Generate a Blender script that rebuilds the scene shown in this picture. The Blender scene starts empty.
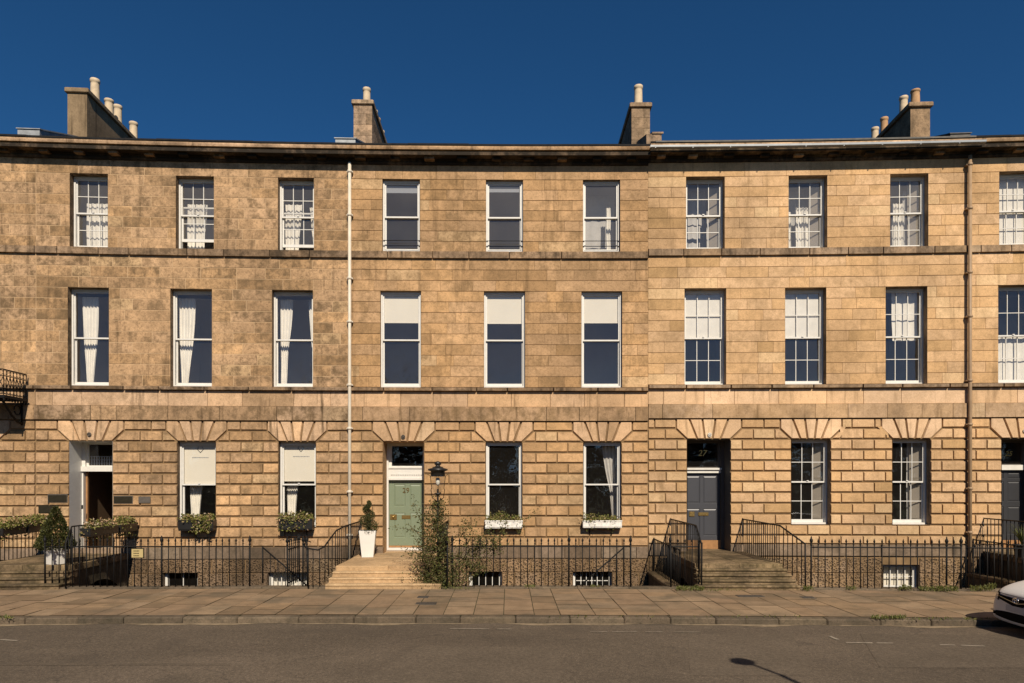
import bpy, math, random
from mathutils import Vector, Matrix, noise as mnoise
rad = math.radians
rnd = random.Random(7)
scene = bpy.context.scene
COL = scene.collection

# ------------------------------------------------------------------ geometry of the place
F, CX, HY, HC = 683.0, 514.0, 482.0, 2.63      # focal length in pixels, principal point, eye height
D, RC, UC = 20.7, 230.0, 1.36                  # the crescent: distance, radius, axis
def B(u, n, z):
    t = (u - UC) / RC
    return Vector((UC + (RC - n) * math.sin(t), D - RC + (RC - n) * math.cos(t), z))
def P(px, py, n=0.0):
    u = (px - CX) / 33.0
    for _ in range(12):
        p = B(u, n, 0)
        u += (px - (CX + F * p.x / p.y)) * p.y / F
    p = B(u, n, 0)
    return u, HC - (py - HY) * p.y / F
def U(px, n=0.0): return P(px, HY, n)[0]
def Z(px, py, n=0.0): return P(px, py, n)[1]
def NR(u): return 3.83 + .02 * u               # railing line, pavement edge
def NK(u): return 7.42 + .018 * u              # kerb line

# ------------------------------------------------------------------ mesh helper
class MB:
    def __init__(s): s.v = []; s.f = []; s.m = []; s.sm = []
    def face(s, pts, m=0, smooth=False):
        b = len(s.v); s.v += [Vector(p) for p in pts]
        s.f.append(tuple(range(b, b + len(pts)))); s.m.append(m); s.sm.append(smooth)
    def grid(s, rows, m=0, smooth=False, close=False, flip=False):
        b = len(s.v); k = len(rows[0])
        for r in rows: s.v += [Vector(p) for p in r]
        for i in range(len(rows) - 1):
            for j in range(k if close else k - 1):
                a = b + i * k + j; c = b + i * k + (j + 1) % k
                q = (a, c, c + k, a + k)
                s.f.append(q[::-1] if flip else q); s.m.append(m); s.sm.append(smooth)
        return b
    def box(s, u0, u1, n0, n1, z0, z1, m=0, f=B, step=1.2):
        k = max(1, int(math.ceil(abs(u1 - u0) / step)))
        rows = []
        for i in range(k + 1):
            u = u0 + (u1 - u0) * i / k
            rows.append([f(u, n0, z0), f(u, n1, z0), f(u, n1, z1), f(u, n0, z1)])
        b = s.grid(rows, m, close=True)
        s.f.append((b + 3, b + 2, b + 1, b)[::-1]); e = b + 4 * k
        s.f.append((e + 3, e + 2, e + 1, e)); s.m += [m, m]; s.sm += [False, False]
    def bev(s, u0, u1, n0, n1, z0, z1, c=.01, m=0, f=B):
        """box with chamfered edges, short in u"""
        def ring(z, i):
            return [f(u0 + i, n0 + c + i, z), f(u0 + c + i, n0 + i, z), f(u1 - c - i, n0 + i, z), f(u1 - i, n0 + c + i, z),
                    f(u1 - i, n1 - c - i, z), f(u1 - c - i, n1 - i, z), f(u0 + c + i, n1 - i, z), f(u0 + i, n1 - c - i, z)]
        rows = [ring(z0, c), ring(z0 + c, 0), ring(z1 - c, 0), ring(z1, c)]
        b = s.grid(rows, m, close=True)
        s.f.append(tuple(range(b + 7, b - 1, -1))); s.f.append(tuple(range(b + 24, b + 32))); s.m += [m, m]; s.sm += [False, False]
    def prof(s, u0, u1, pr, m=0, step=1.0, closed=True, smooth=False):
        k = max(1, int(math.ceil(abs(u1 - u0) / step)))
        rows = [[B(u0 + (u1 - u0) * i / k, n, z) for n, z in pr] for i in range(k + 1)]
        b = s.grid(rows, m, smooth=smooth, close=closed); q = len(pr)
        if closed:
            s.f.append(tuple(range(b, b + q))); e = b + q * k
            s.f.append(tuple(range(e + q - 1, e - 1, -1))); s.m += [m, m]; s.sm += [False, False]
    def tube(s, pts, r, k=6, m=0, cap=True, smooth=True):
        pts = [Vector(p) for p in pts]; rows = []
        rr = r if isinstance(r, (list, tuple)) else [r] * len(pts)
        for i, p in enumerate(pts):
            t = (pts[min(i + 1, len(pts) - 1)] - pts[max(i - 1, 0)]).normalized()
            a = t.cross(Vector((0, 0, 1)))
            if a.length < .05: a = t.cross(Vector((0, 1, 0)))
            a.normalize(); c = a.cross(t)
            rows.append([p + (a * math.cos(q) + c * math.sin(q)) * rr[i] for q in [2 * math.pi * j / k for j in range(k)]])
        b = s.grid(rows, m, smooth=smooth, close=True)
        if cap:
            s.f.append(tuple(range(b + k - 1, b - 1, -1))); e = b + k * (len(pts) - 1)
            s.f.append(tuple(range(e, e + k))); s.m += [m, m]; s.sm += [False, False]
    def lathe(s, c, pr, k=16, m=0, smooth=True, cap=True, ph=0.0):
        c = Vector(c)
        rows = [[c + Vector((r * math.cos(ph + 2 * math.pi * j / k), r * math.sin(ph + 2 * math.pi * j / k), z)) for j in range(k)] for r, z in pr]
        b = s.grid(rows, m, smooth=smooth, close=True)
        if cap:
            s.f.append(tuple(range(b + k - 1, b - 1, -1))); e = b + k * (len(pr) - 1)
            s.f.append(tuple(range(e, e + k))); s.m += [m, m]; s.sm += [False, False]
    def leaf(s, p, size, m=0, up=None, asp=.5):
        """one small folded leaf"""
        d = Vector((rnd.gauss(0, 1), rnd.gauss(0, 1), rnd.gauss(0, .7)))
        if up: d = d * .6 + Vector(up)
        if d.length < .01: d = Vector((0, 0, 1))
        d.normalize(); a = d.cross(Vector((rnd.gauss(0, 1), rnd.gauss(0, 1), rnd.gauss(0, 1))))
        if a.length < .01: a = d.cross(Vector((1, .3, 0)))
        a.normalize(); a *= size * asp; d *= size; p = Vector(p)
        up_ = a.cross(d).normalized() * size * .15
        s.face([p, p + d * .45 + a * .5 + up_, p + d, p + d * .45 - a * .5 + up_], m)
    def build(s, name, mats, parent=None, loc=None):
        me = bpy.data.meshes.new(name)
        L = Vector(loc) if loc is not None else (abs_loc(parent) if parent else Vector((0, 0, 0)))
        me.from_pydata([tuple(p - L) for p in s.v], [], s.f)
        if not isinstance(mats, (list, tuple)): mats = [mats]
        for mt in mats: me.materials.append(mt)
        me.polygons.foreach_set('material_index', s.m)
        me.polygons.foreach_set('use_smooth', s.sm)
        me.update()
        return link(name, me, parent, L)

def abs_loc(o):
    p = Vector((0, 0, 0))
    while o: p += o.location; o = o.parent
    return p
def link(name, data, parent=None, world=None):
    o = bpy.data.objects.new(name, data); COL.objects.link(o)
    o.parent = parent
    o.location = (world if world is not None else Vector((0, 0, 0))) - abs_loc(parent)
    return o
def tag(o, label=None, cat=None, group=None, kind=None):
    if label: o['label'] = label
    if cat: o['category'] = cat
    if group: o['group'] = group
    if kind: o['kind'] = kind
    return o
def thing(name, loc, label, cat, group=None):
    return tag(link(name, None, None, Vector(loc)), label, cat, group)

# ------------------------------------------------------------------ materials
class NT:
    def __init__(s, name):
        s.mat = bpy.data.materials.new(name); s.mat.use_nodes = True
        s.t = s.mat.node_tree; s.b = s.t.nodes['Principled BSDF']; s.geo = None
    def n(s, typ, **kw):
        nd = s.t.nodes.new(typ)
        for k, v in kw.items():
            if k in nd.inputs: nd.inputs[k].default_value = v
            else: setattr(nd, k, v)
        return nd
    def l(s, a, b): s.t.links.new(a, b)
    def pos(s, scale=(1, 1, 1), obj=False):
        if obj: src = s.n('ShaderNodeTexCoord').outputs['Object']
        else:
            if not s.geo: s.geo = s.n('ShaderNodeNewGeometry')
            src = s.geo.outputs['Position']
        m = s.n('ShaderNodeMapping'); m.inputs['Scale'].default_value = scale
        s.l(src, m.inputs['Vector']); return m.outputs['Vector']
    def island(s):
        if not s.geo: s.geo = s.n('ShaderNodeNewGeometry')
        return s.geo.outputs['Random Per Island']
    def noise(s, vec, scale, detail=5, rough=.6):
        t = s.n('ShaderNodeTexNoise'); t.inputs['Scale'].default_value = scale
        t.inputs['Detail'].default_value = detail; t.inputs['Roughness'].default_value = rough
        s.l(vec, t.inputs['Vector']); return t.outputs['Fac']
    def ramp(s, fac, stops, interp='LINEAR'):
        r = s.n('ShaderNodeValToRGB'); cr = r.color_ramp; cr.interpolation = interp
        while len(cr.elements) < len(stops): cr.elements.new(.5)
        for e, (p, c) in zip(cr.elements, stops):
            e.position = p; e.color = (c, c, c, 1) if isinstance(c, (int, float)) else (*c, 1)
        s.l(fac, r.inputs['Fac']); return r.outputs['Color']
    def mix(s, a, b, fac, mode='MIX'):
        m = s.n('ShaderNodeMix', data_type='RGBA', blend_type=mode)
        for i, x in ((0, fac), (6, a), (7, b)):
            if hasattr(x, 'links'): s.l(x, m.inputs[i])
            elif i == 0: m.inputs[0].default_value = x
            else: m.inputs[i].default_value = (*x, 1) if len(x) == 3 else x
        return m.outputs[2]
    def math(s, op, a, b=0.0):
        m = s.n('ShaderNodeMath', operation=op)
        for i, x in ((0, a), (1, b)):
            if hasattr(x, 'links'): s.l(x, m.inputs[i])
            else: m.inputs[i].default_value = x
        return m.outputs[0]
    def bump(s, h, strength=.3, dist=.01):
        b = s.n('ShaderNodeBump'); b.inputs['Strength'].default_value = strength; b.inputs['Distance'].default_value = dist
        s.l(h, b.inputs['Height']); s.l(b.outputs['Normal'], s.b.inputs['Normal'])
    def done(s, col=None, rough=.8, metal=0.0, spec=.3):
        if col is not None:
            if hasattr(col, 'links'): s.l(col, s.b.inputs['Base Color'])
            else: s.b.inputs['Base Color'].default_value = (*col, 1)
        if hasattr(rough, 'links'): s.l(rough, s.b.inputs['Roughness'])
        else: s.b.inputs['Roughness'].default_value = rough
        s.b.inputs['Metallic'].default_value = metal
        s.b.inputs['Specular IOR Level'].default_value = spec
        return s.mat

def stone(name, tones, dark, blot=.35, streak=.3, big=.25, bump=.5, soot=0.0, worm=0.0, drift=None):
    """sandstone ashlar: one tone per block, blotches inside a block, rain streaks, soot"""
    t = NT(name); p = t.pos(); r = t.island()
    k = len(tones)
    col = t.ramp(r, [(i / k, c) for i, c in enumerate(tones)], 'CONSTANT')
    off = t.n('ShaderNodeVectorMath', operation='ADD'); cmb = t.n('ShaderNodeCombineXYZ')
    rs = t.math('MULTIPLY', r, 37.0); t.l(rs, cmb.inputs[0]); t.l(rs, cmb.inputs[2])
    t.l(p, off.inputs[0]); t.l(cmb.outputs[0], off.inputs[1]); po = off.outputs[0]
    bl = t.ramp(t.noise(po, 3.6, 8, .7), [(.42, 0), (.60, 1)])
    bl = t.math('MULTIPLY', bl, t.ramp(r, [(.0, .35), (.45, 1.0), (.7, .55), (1.0, 1.0)]))
    bl = t.math('MULTIPLY', bl, blot)
    col = t.mix(col, dark, bl)
    pit = t.math('MULTIPLY', t.ramp(t.noise(po, 13, 7, .75), [(.50, 0), (.66, 1)]), min(1, blot * .75))          # weathered pits
    col = t.mix(col, (dark[0] * .8, dark[1] * .8, dark[2] * .8), pit)
    bg = t.ramp(t.noise(p, .45, 4, .6), [(.35, 1 - big), (.65, 1 + big * .4)])
    col = t.mix(col, bg, 1.0, 'MULTIPLY')
    gr = t.ramp(t.noise(p, .85, 9, .74), [(.53, 0), (.66, 1)])                       # drifts of old grime
    col = t.mix(col, (dark[0] * .75, dark[1] * .74, dark[2] * .72), t.math('MULTIPLY', gr, .25 + .35 * big))
    st = t.ramp(t.noise(t.pos((3.2, 3.2, .26)), 1.7, 6, .62), [(.55, 0), (.72, 1)])      # run-off streaks
    st = t.math('MULTIPLY', st, min(1, streak * 1.5))
    col = t.mix(col, (dark[0] * .5, dark[1] * .48, dark[2] * .46), st)
    if soot:
        so = t.ramp(t.noise(t.pos((1.3, 1.3, 1.0)), 1.1, 7, .72), [(.5 - soot * .25, 0), (.72 - soot * .2, 1)])
        col = t.mix(col, (.028, .022, .016), t.math('MULTIPLY', so, min(1, soot + .3)))
    if drift:                                    # the quarry beds change gradually along the terrace
        sx = t.n('ShaderNodeSeparateXYZ'); t.l(p, sx.inputs[0])
        xx = t.math('ADD', sx.outputs[0], t.math('MULTIPLY', t.math('SUBTRACT', t.noise(p, .5, 4, .7), .5), 5.0))
        mr = t.n('ShaderNodeMapRange'); t.l(xx, mr.inputs[0])
        for i_, v_ in enumerate(drift): mr.inputs[i_ + 1].default_value = v_
        col = t.mix(col, t.ramp(mr.outputs[0], [(0, 0), (1, (1.0, 1.0, 1.0))]), 1.0, 'MULTIPLY')
    fine = t.noise(p, 38, 4, .7)
    g = t.ramp(fine, [(.3, .8), (.7, 1.12)])
    col = t.mix(col, g, 1.0, 'MULTIPLY')
    h = fine
    if worm:
        v = t.n('ShaderNodeTexVoronoi', feature='DISTANCE_TO_EDGE'); v.inputs['Scale'].default_value = 12.5
        wv = t.n('ShaderNodeVectorMath', operation='ADD')
        nz = t.n('ShaderNodeTexNoise'); nz.inputs['Scale'].default_value = 7; t.l(p, nz.inputs['Vector'])
        t.l(p, wv.inputs[0])
        sc = t.n('ShaderNodeVectorMath', operation='SCALE'); sc.inputs['Scale'].default_value = .12
        t.l(nz.outputs['Color'], sc.inputs[0]); t.l(sc.outputs[0], wv.inputs[1]); t.l(wv.outputs[0], v.inputs['Vector'])
        w = t.ramp(v.outputs['Distance'], [(.10, 1), (.26, 0)])
        col = t.mix(col, (.07, .048, .028), t.math('MULTIPLY', t.math('SUBTRACT', 1.0, w), worm))
        h = t.math('ADD', t.math('MULTIPLY', w, 3.0), fine)
        t.bump(h, .8, .02)
    else:
        h = t.math('ADD', fine, t.math('MULTIPLY', t.noise(po, 9, 4, .6), 1.6))
        t.bump(h, bump, .012)
    return t.done(col, .9, 0, .15)

def plain(name, col, rough=.6, metal=0.0, spec=.4, var=.12, scale=6.0, bump=0.0, bs=40):
    t = NT(name); p = t.pos(obj=True)
    g = t.ramp(t.noise(p, scale, 5, .6), [(.3, 1 - var), (.7, 1 + var * .5)])
    c = t.mix(col, g, 1.0, 'MULTIPLY')
    if bump: t.bump(t.noise(p, bs, 4, .6), bump, .008)
    return t.done(c, rough, metal, spec)

def glass_mat(name, base=.10, tint=(.96, .955, .94), wob=.05, sc=1.4, film=0.0):
    m = bpy.data.materials.new(name); m.use_nodes = True; t = m.node_tree; t.nodes.clear()
    out = t.nodes.new('ShaderNodeOutputMaterial'); mx = t.nodes.new('ShaderNodeMixShader')
    tr = t.nodes.new('ShaderNodeBsdfTransparent'); tr.inputs[0].default_value = (*tint, 1)
    gl = t.nodes.new('ShaderNodeBsdfGlossy'); gl.inputs['Roughness'].default_value = .0
    lw = t.nodes.new('ShaderNodeLayerWeight'); lw.inputs[0].default_value = .5
    pw = t.nodes.new('ShaderNodeMath'); pw.operation = 'POWER'; pw.inputs[1].default_value = 5
    ma = t.nodes.new('ShaderNodeMath'); ma.operation = 'MULTIPLY_ADD'; ma.inputs[1].default_value = 1 - base; ma.inputs[2].default_value = base
    t.links.new(lw.outputs['Facing'], pw.inputs[0]); t.links.new(pw.outputs[0], ma.inputs[0]); t.links.new(ma.outputs[0], mx.inputs[0])
    t.links.new(tr.outputs[0], mx.inputs[1]); t.links.new(gl.outputs[0], mx.inputs[2])
    df = t.nodes.new('ShaderNodeBsdfDiffuse'); df.inputs[0].default_value = (.62, .57, .50, 1)    # film of street dust on the pane
    m2 = t.nodes.new('ShaderNodeMixShader')
    oi = t.nodes.new('ShaderNodeObjectInfo'); g2 = t.nodes.new('ShaderNodeNewGeometry'); n2 = t.nodes.new('ShaderNodeTexNoise'); n2.inputs['Scale'].default_value = 1.3; n2.inputs['Detail'].default_value = 3
    t.links.new(g2.outputs['Position'], n2.inputs['Vector']); k1 = t.nodes.new('ShaderNodeMath'); k1.operation = 'MULTIPLY_ADD'; k1.inputs[1].default_value = 1.1; k1.inputs[2].default_value = -.05
    t.links.new(oi.outputs['Random'], k1.inputs[0]); k2 = t.nodes.new('ShaderNodeMath'); k2.operation = 'ADD'; t.links.new(k1.outputs[0], k2.inputs[0]); t.links.new(n2.outputs['Fac'], k2.inputs[1])
    k3 = t.nodes.new('ShaderNodeMath'); k3.operation = 'MULTIPLY'; k3.inputs[1].default_value = film; t.links.new(k2.outputs[0], k3.inputs[0]); t.links.new(k3.outputs[0], m2.inputs[0])
    t.links.new(mx.outputs[0], m2.inputs[1]); t.links.new(df.outputs[0], m2.inputs[2]); t.links.new(m2.outputs[0], out.inputs[0])
    if wob:
        ge = t.nodes.new('ShaderNodeNewGeometry'); nz = t.nodes.new('ShaderNodeTexNoise'); nz.inputs['Scale'].default_value = sc; nz.inputs['Detail'].default_value = 1
        bp = t.nodes.new('ShaderNodeBump'); bp.inputs['Strength'].default_value = wob; bp.inputs['Distance'].default_value = .3
        t.links.new(ge.outputs['Position'], nz.inputs['Vector']); t.links.new(nz.outputs['Fac'], bp.inputs['Height']); t.links.new(bp.outputs[0], gl.inputs['Normal'])
    return m

def leaf_mat(name, tones, trans=.25):
    t = NT(name)
    c = t.ramp(t.island(), [((i + .5) / len(tones), x) for i, x in enumerate(tones)])
    t.done(c, .55, 0, .35)
    tb = t.n('ShaderNodeBsdfTranslucent'); t.l(c, tb.inputs[0]); mx = t.n('ShaderNodeMixShader'); mx.inputs[0].default_value = trans
    out = [x for x in t.t.nodes if x.type == 'OUTPUT_MATERIAL'][0]
    t.l(t.b.outputs[0], mx.inputs[1]); t.l(tb.outputs[0], mx.inputs[2]); t.l(mx.outputs[0], out.inputs[0])
    return t.mat

M = {}
def spread(base, k, seed, var, pale, dark):
    """a run of block colours round a base, with a few replaced pale stones and a few grimed ones"""
    r = random.Random(seed); out = []
    for i in range(k):
        v = 1 + r.uniform(-var, var); w = r.uniform(-.05, .05)
        out.append((min(.80, base[0] * v), base[1] * v * (1 + w * .6), base[2] * v * (1 + 2.2 * w)))
    out[k // 3] = pale; out[2 * k // 3] = dark
    r.shuffle(out); return out
GOLD = spread((.58, .356, .180), 15, 3, .10, (.62, .41, .22), (.43, .26, .125))
WARM = spread((.645, .410, .214), 15, 5, .075, (.70, .475, .26), (.53, .33, .155))
GREY = spread((.572, .358, .188), 15, 8, .15, (.57, .38, .205), (.38, .235, .118))
def tones(ts, k, g=0.0): return [tuple((c * (1 - g) + (a[0] * .4 + a[1] * .4 + a[2] * .2) * g) * k for c in a) for a in ts]
PAL = {'grey': (GREY, (.16, .105, .055), .9, .45), 'gold': (GOLD, (.22, .14, .065), .65, .35), 'warm': (WARM, (.31, .195, .09), .48, .28)}
DRIFT = {'grey': None, 'gold': (.5, 4.5, .90, 1.0), 'warm': (4.0, 9.0, .90, 1.0)}
for k, (ts, dk, bl, stk) in PAL.items():
    dr_ = DRIFT[k]
    M['up_' + k] = stone('ashlar_' + k, ts, dk, bl, stk, .26, drift=dr_)
    M['rust_' + k] = stone('rusticated_' + k, tones(ts, .98), dk, bl * .75, stk * .9, .24, .8, drift=dr_)
    M['smooth_' + k] = stone('smooth_course_' + k, tones(ts, 1.15, .12), dk, bl * .5, stk * 1.5, .2, .35, drift=dr_)
    M['band_' + k] = stone('band_course_' + k, tones(ts, .86, .1), dk, bl * 1.1, stk * 1.8, .3, .4, .12, drift=dr_)
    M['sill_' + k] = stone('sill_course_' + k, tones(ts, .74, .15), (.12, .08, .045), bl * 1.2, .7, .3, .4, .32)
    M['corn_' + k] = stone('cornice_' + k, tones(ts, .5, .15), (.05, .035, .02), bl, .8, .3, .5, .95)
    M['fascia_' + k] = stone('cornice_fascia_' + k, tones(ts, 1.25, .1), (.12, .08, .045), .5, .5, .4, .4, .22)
    M['base_' + k] = stone('plinth_' + k, tones(ts, .52, .3), (.09, .07, .045), .6, .5, .3, .4, .1)
    M['worm_' + k] = stone('vermiculated_' + k, tones(ts, .52, .15), dk, .7, .5, .5, .5, 0, .7)
M['groove'] = plain('groove_stone', (.21, .135, .068), .95, 0, .1, .35, 3)
M['mortar_dark'] = plain('mortar_dark', (.15, .10, .055), .95, 0, .1, .25, 4)
M['mortar_pale'] = plain('mortar_pale', (.50, .345, .20), .95, 0, .1, .2, 4)
M['chim_render'] = stone('chimney_render', [(.27, .19, .11), (.29, .205, .12)], (.12, .085, .05), .4, .5, .2, .3)
M['chim_pale'] = stone('pale_chimney_stone', tones(WARM, .62, .15), (.12, .085, .05), .8, .3, .2, .5, .1)
M['chim_stone'] = stone('chimney_stone', tones(GREY, .95, .2), (.1, .075, .05), .8, .3, .2, .5, .2)
M['pot'] = plain('chimney_pot_buff', (.58, .46, .31), .8, 0, .2, .25, 5, .2)
M['pot_red'] = plain('chimney_pot_terracotta', (.45, .27, .14), .8, 0, .2, .25, 5, .2)
M['slate'] = plain('roof_slate', (.020, .019, .019), .9, 0, .1, .3, 9, .4)
M['lead'] = plain('lead_flashing', (.30, .31, .31), .55, .3, .4, .3, 5, .2, 12)
M['lead_dark'] = plain('weathered_lead', (.12, .11, .095), .7, .1, .3, .35, 5, .2, 12)
M['white'] = plain('white_sash_paint', (.64, .615, .56), .4, 0, .4, .07, 7)
M['dullwhite'] = plain('old_white_paint', (.66, .63, .56), .5, 0, .3, .12, 6)
M['cream'] = plain('cream_pipe_paint', (.62, .55, .44), .5, 0, .3, .15, 4)
M['brown'] = plain('brown_pipe_paint', (.32, .215, .125), .5, 0, .35, .2, 4)
M['blind'] = plain('cream_blind_fabric', (.74, .685, .575), .85, 0, .1, .03, 2)
M['blindgrey'] = plain('grey_blind_fabric', (.3, .31, .33), .85, 0, .1, .03, 2)
M['curtain'] = plain('white_curtain_fabric', (.76, .72, .64), .9, 0, .1, .08, 5)
M['net'] = plain('voile_curtain_fabric', (.50, .48, .45), .9, 0, .1, .1, 5)
M['shutter'] = plain('grey_shutter_paint', (.32, .28, .23), .6, 0, .3, .08, 4)
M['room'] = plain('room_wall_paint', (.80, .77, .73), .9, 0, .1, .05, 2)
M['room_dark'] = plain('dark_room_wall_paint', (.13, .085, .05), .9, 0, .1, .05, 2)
M['floorw'] = plain('room_floor_wood', (.34, .27, .20), .6, 0, .2, .2, 3)
M['glass'] = glass_mat('window_glass', film=.010)
M['glass_first'] = glass_mat('dusty_window_glass', film=.021)
M['glass_second'] = glass_mat('dustier_window_glass', film=.062)
M['glass_clear'] = glass_mat('lantern_glass', .06, (.95, .95, .93), 0)
M['iron'] = plain('black_iron_paint', (.007, .0065, .006), .6, 0, .2, .2, 8)
M['black'] = plain('black_paint', (.014, .013, .012), .4, 0, .5, .2, 8)
M['sage'] = plain('sage_green_door_paint', (.175, .21, .138), .42, 0, .4, .05, 3)
M['slategrey'] = plain('slate_grey_door_paint', (.052, .053, .06), .4, 0, .4, .06, 3)
M['charcoal'] = plain('charcoal_door_paint', (.035, .035, .037), .35, 0, .45, .06, 3)
M['reveal_grey'] = plain('dark_reveal_paint', (.10, .085, .07), .6, 0, .3, .12, 3)
M['wood'] = plain('varnished_wood', (.33, .17, .07), .45, 0, .4, .25, 6)
M['brass'] = plain('polished_brass', (.55, .38, .14), .3, .9, .5, .15, 20)
M['plaque'] = plain('dark_brass_plaque', (.022, .018, .009), .5, 0, .25, .3, 14)
M['plaque_grey'] = plain('grey_plaque', (.10, .085, .07), .6, 0, .25, .2, 14)
M['gilt'] = plain('gilt_numerals', (.75, .52, .16), .4, .5, .5, .05, 5)
M['potwhite'] = plain('white_planter_glaze', (.72, .69, .63), .35, 0, .45, .06, 3)
M['boxwhite'] = plain('chipped_white_box_paint', (.74, .70, .63), .6, 0, .3, .3, 9)
M['soil'] = plain('potting_soil', (.04, .028, .018), .95, 0, .1, .3, 20)
M['twig'] = plain('brown_twig_bark', (.09, .06, .035), .9, 0, .1, .3, 10)
M['bark'] = plain('tree_bark', (.06, .045, .033), .95, 0, .1, .3, 4)
M['steel'] = plain('galvanised_steel', (.30, .31, .31), .5, .6, .4, .15, 5)
M['box_leaf'] = leaf_mat('clipped_box_leaves', [(.035, .040, .010), (.058, .062, .015), (.10, .098, .025), (.045, .048, .012)])
M['shrub_leaf'] = leaf_mat('climber_leaves', [(.050, .060, .014), (.095, .10, .026), (.12, .12, .035), (.15, .11, .04), (.065, .075, .02)])
M['flower'] = leaf_mat('window_box_leaves', [(.15, .165, .03), (.23, .23, .055), (.11, .13, .022), (.28, .25, .08), (.34, .22, .12), (.19, .19, .04)])
M['bloom'] = leaf_mat('dusty_pink_blooms', [(.38, .22, .12), (.42, .29, .19), (.32, .20, .10), (.46, .38, .28)])
M['signplate'] = plain('pale_brass_sign', (.42, .33, .15), .5, 0, .4, .08, 9)
M['grassleaf'] = leaf_mat('weed_leaves', [(.085, .10, .02), (.13, .14, .03), (.16, .15, .045)])
M['ever'] = leaf_mat('evergreen_leaves', [(.016, .02, .007), (.03, .034, .012), (.022, .026, .009)], .1)
M['step_gold'] = stone('scrubbed_step_stone', [(.50, .335, .18), (.55, .38, .21), (.46, .305, .165)], (.24, .155, .08), .5, .25, .35, .4)
M['step_old'] = stone('mossy_step_stone', [(.30, .21, .12), (.36, .255, .15), (.26, .185, .105), (.33, .235, .13)], (.085, .066, .03), 1.0, .4, .6, .6, .3)
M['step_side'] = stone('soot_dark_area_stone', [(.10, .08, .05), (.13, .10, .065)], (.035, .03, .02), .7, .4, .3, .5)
# ------------------------------------------------------------------ masonry
def inset(poly, d, vf=1.0):
    out = []; k = len(poly)
    for i in range(k):
        p0, p1, p2 = poly[i - 1], poly[i], poly[(i + 1) % k]
        e1 = Vector((p1[0] - p0[0], p1[1] - p0[1])).normalized(); e2 = Vector((p2[0] - p1[0], p2[1] - p1[1])).normalized()
        n1 = Vector((-e1.y, e1.x)); n2 = Vector((-e2.y, e2.x))
        d1 = d * (vf if abs(e1.x) < .05 else 1); d2 = d * (vf if abs(e2.x) < .05 else 1)
        cr = n1.x * n2.y - n1.y * n2.x
        if abs(cr) < .02: out.append((p1[0] + n1.x * d1, p1[1] + n1.y * d1)); continue
        out.append((p1[0] + (d1 * n2.y - d2 * n1.y) / cr, p1[1] + (d2 * n1.x - d1 * n2.x) / cr))
    return out
def block(mb, poly, gap, ch, d, m, n0=0.0, vf=1.0):
    """one stone: counter-clockwise polygon in (u,z), chamfered towards its joints"""
    if m == 2: vf = .5; gap *= rnd.uniform(.95, 1.1); ch *= rnd.uniform(.85, 1.2)
    elif m == 1 and gap < .01: vf = .45; gap *= rnd.uniform(.5, 1.3)
    a = inset(poly, gap / 2, vf); c = inset(poly, gap / 2 + ch, vf)
    dd = d + rnd.uniform(-.004, .004) * (1 if m == 2 else .5)
    mb.grid([[B(u, n0, z) for u, z in a], [B(u, dd, z) for u, z in c]], m, close=True)
    b = len(mb.v) - len(c)
    mb.f.append(tuple(range(b, b + len(c)))); mb.m.append(m); mb.sm.append(False)
def free(u0, u1, ops, zm):
    iv = [(u0, u1)]
    for o in ops:
        if o[2] < zm < o[3]:
            nx = []
            for a, b in iv:
                if o[1] <= a or o[0] >= b: nx.append((a, b)); continue
                if o[0] > a: nx.append((a, o[0]))
                if o[1] < b: nx.append((o[1], b))
            iv = nx
    return [x for x in iv if x[1] - x[0] > .02]
def course(mb, u0, u1, z0, z1, ops, m, L, par, gap, ch, d, jit=.0, n0=0.0, slant=None):
    """slant: {u: du} moves the top corner of a block end sideways (skewback of a flat arch)"""
    for a, b in free(u0, u1, ops, (z0 + z1) / 2):
        k = math.floor(a / L) - 1; js = []
        while k * L < b + L:
            x = (k + .5 * par) * L + rnd.uniform(-jit, jit) * L
            if a + L * .28 < x < b - L * .28: js.append(x)
            k += 1
        if jit > .2:
            js = [x for x in js if rnd.random() > .12]
        xs = [a] + sorted(js) + [b]
        xs = [x for i, x in enumerate(xs) if i == 0 or i == len(xs) - 1 or x - xs[i - 1] > L * .22]
        for x0, x1 in zip(xs, xs[1:]):
            t0 = x0 + (slant.get(round(x0, 3), 0) if slant else 0); t1 = x1 + (slant.get(round(x1, 3), 0) if slant else 0)
            block(mb, [(x0, z0), (x1, z0), (t1, z1), (t0, z1)], gap, ch, d, m, n0)
def base_plane(mb, u0, u1, z0, z1, ops, m, n=0.0):
    xs = sorted({u0, u1} | {x for o in ops for x in (o[0], o[1]) if u0 < x < u1})
    for a, b in zip(xs, xs[1:]):
        um = (a + b) / 2
        zs = sorted({z0, z1} | {z for o in ops if o[0] < um < o[1] for z in (o[2], o[3]) if z0 < z < z1})
        for c, d in zip(zs, zs[1:]):
            zm = (c + d) / 2
            if any(o[0] < um < o[1] and o[2] < zm < o[3] for o in ops): continue
            k = max(1, int((b - a) / 1.2))
            mb.grid([[B(a + (b - a) * i / k, n, c), B(a + (b - a) * i / k, n, d)] for i in range(k + 1)], m, flip=True)
def reveal(mb, o, n0, n1, m, sill=True):
    u0, u1, z0, z1 = o[:4]
    mb.face([B(u0, n0, z0), B(u0, n1, z0), B(u0, n1, z1), B(u0, n0, z1)], m)
    mb.face([B(u1, n1, z0), B(u1, n0, z0), B(u1, n0, z1), B(u1, n1, z1)], m)
    mb.face([B(u0, n0, z1), B(u0, n1, z1), B(u1, n1, z1), B(u1, n0, z1)], m)
    if sill: mb.face([B(u0, n0, z0), B(u1, n0, z0), B(u1, n1, z0), B(u0, n1, z0)], m)

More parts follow.
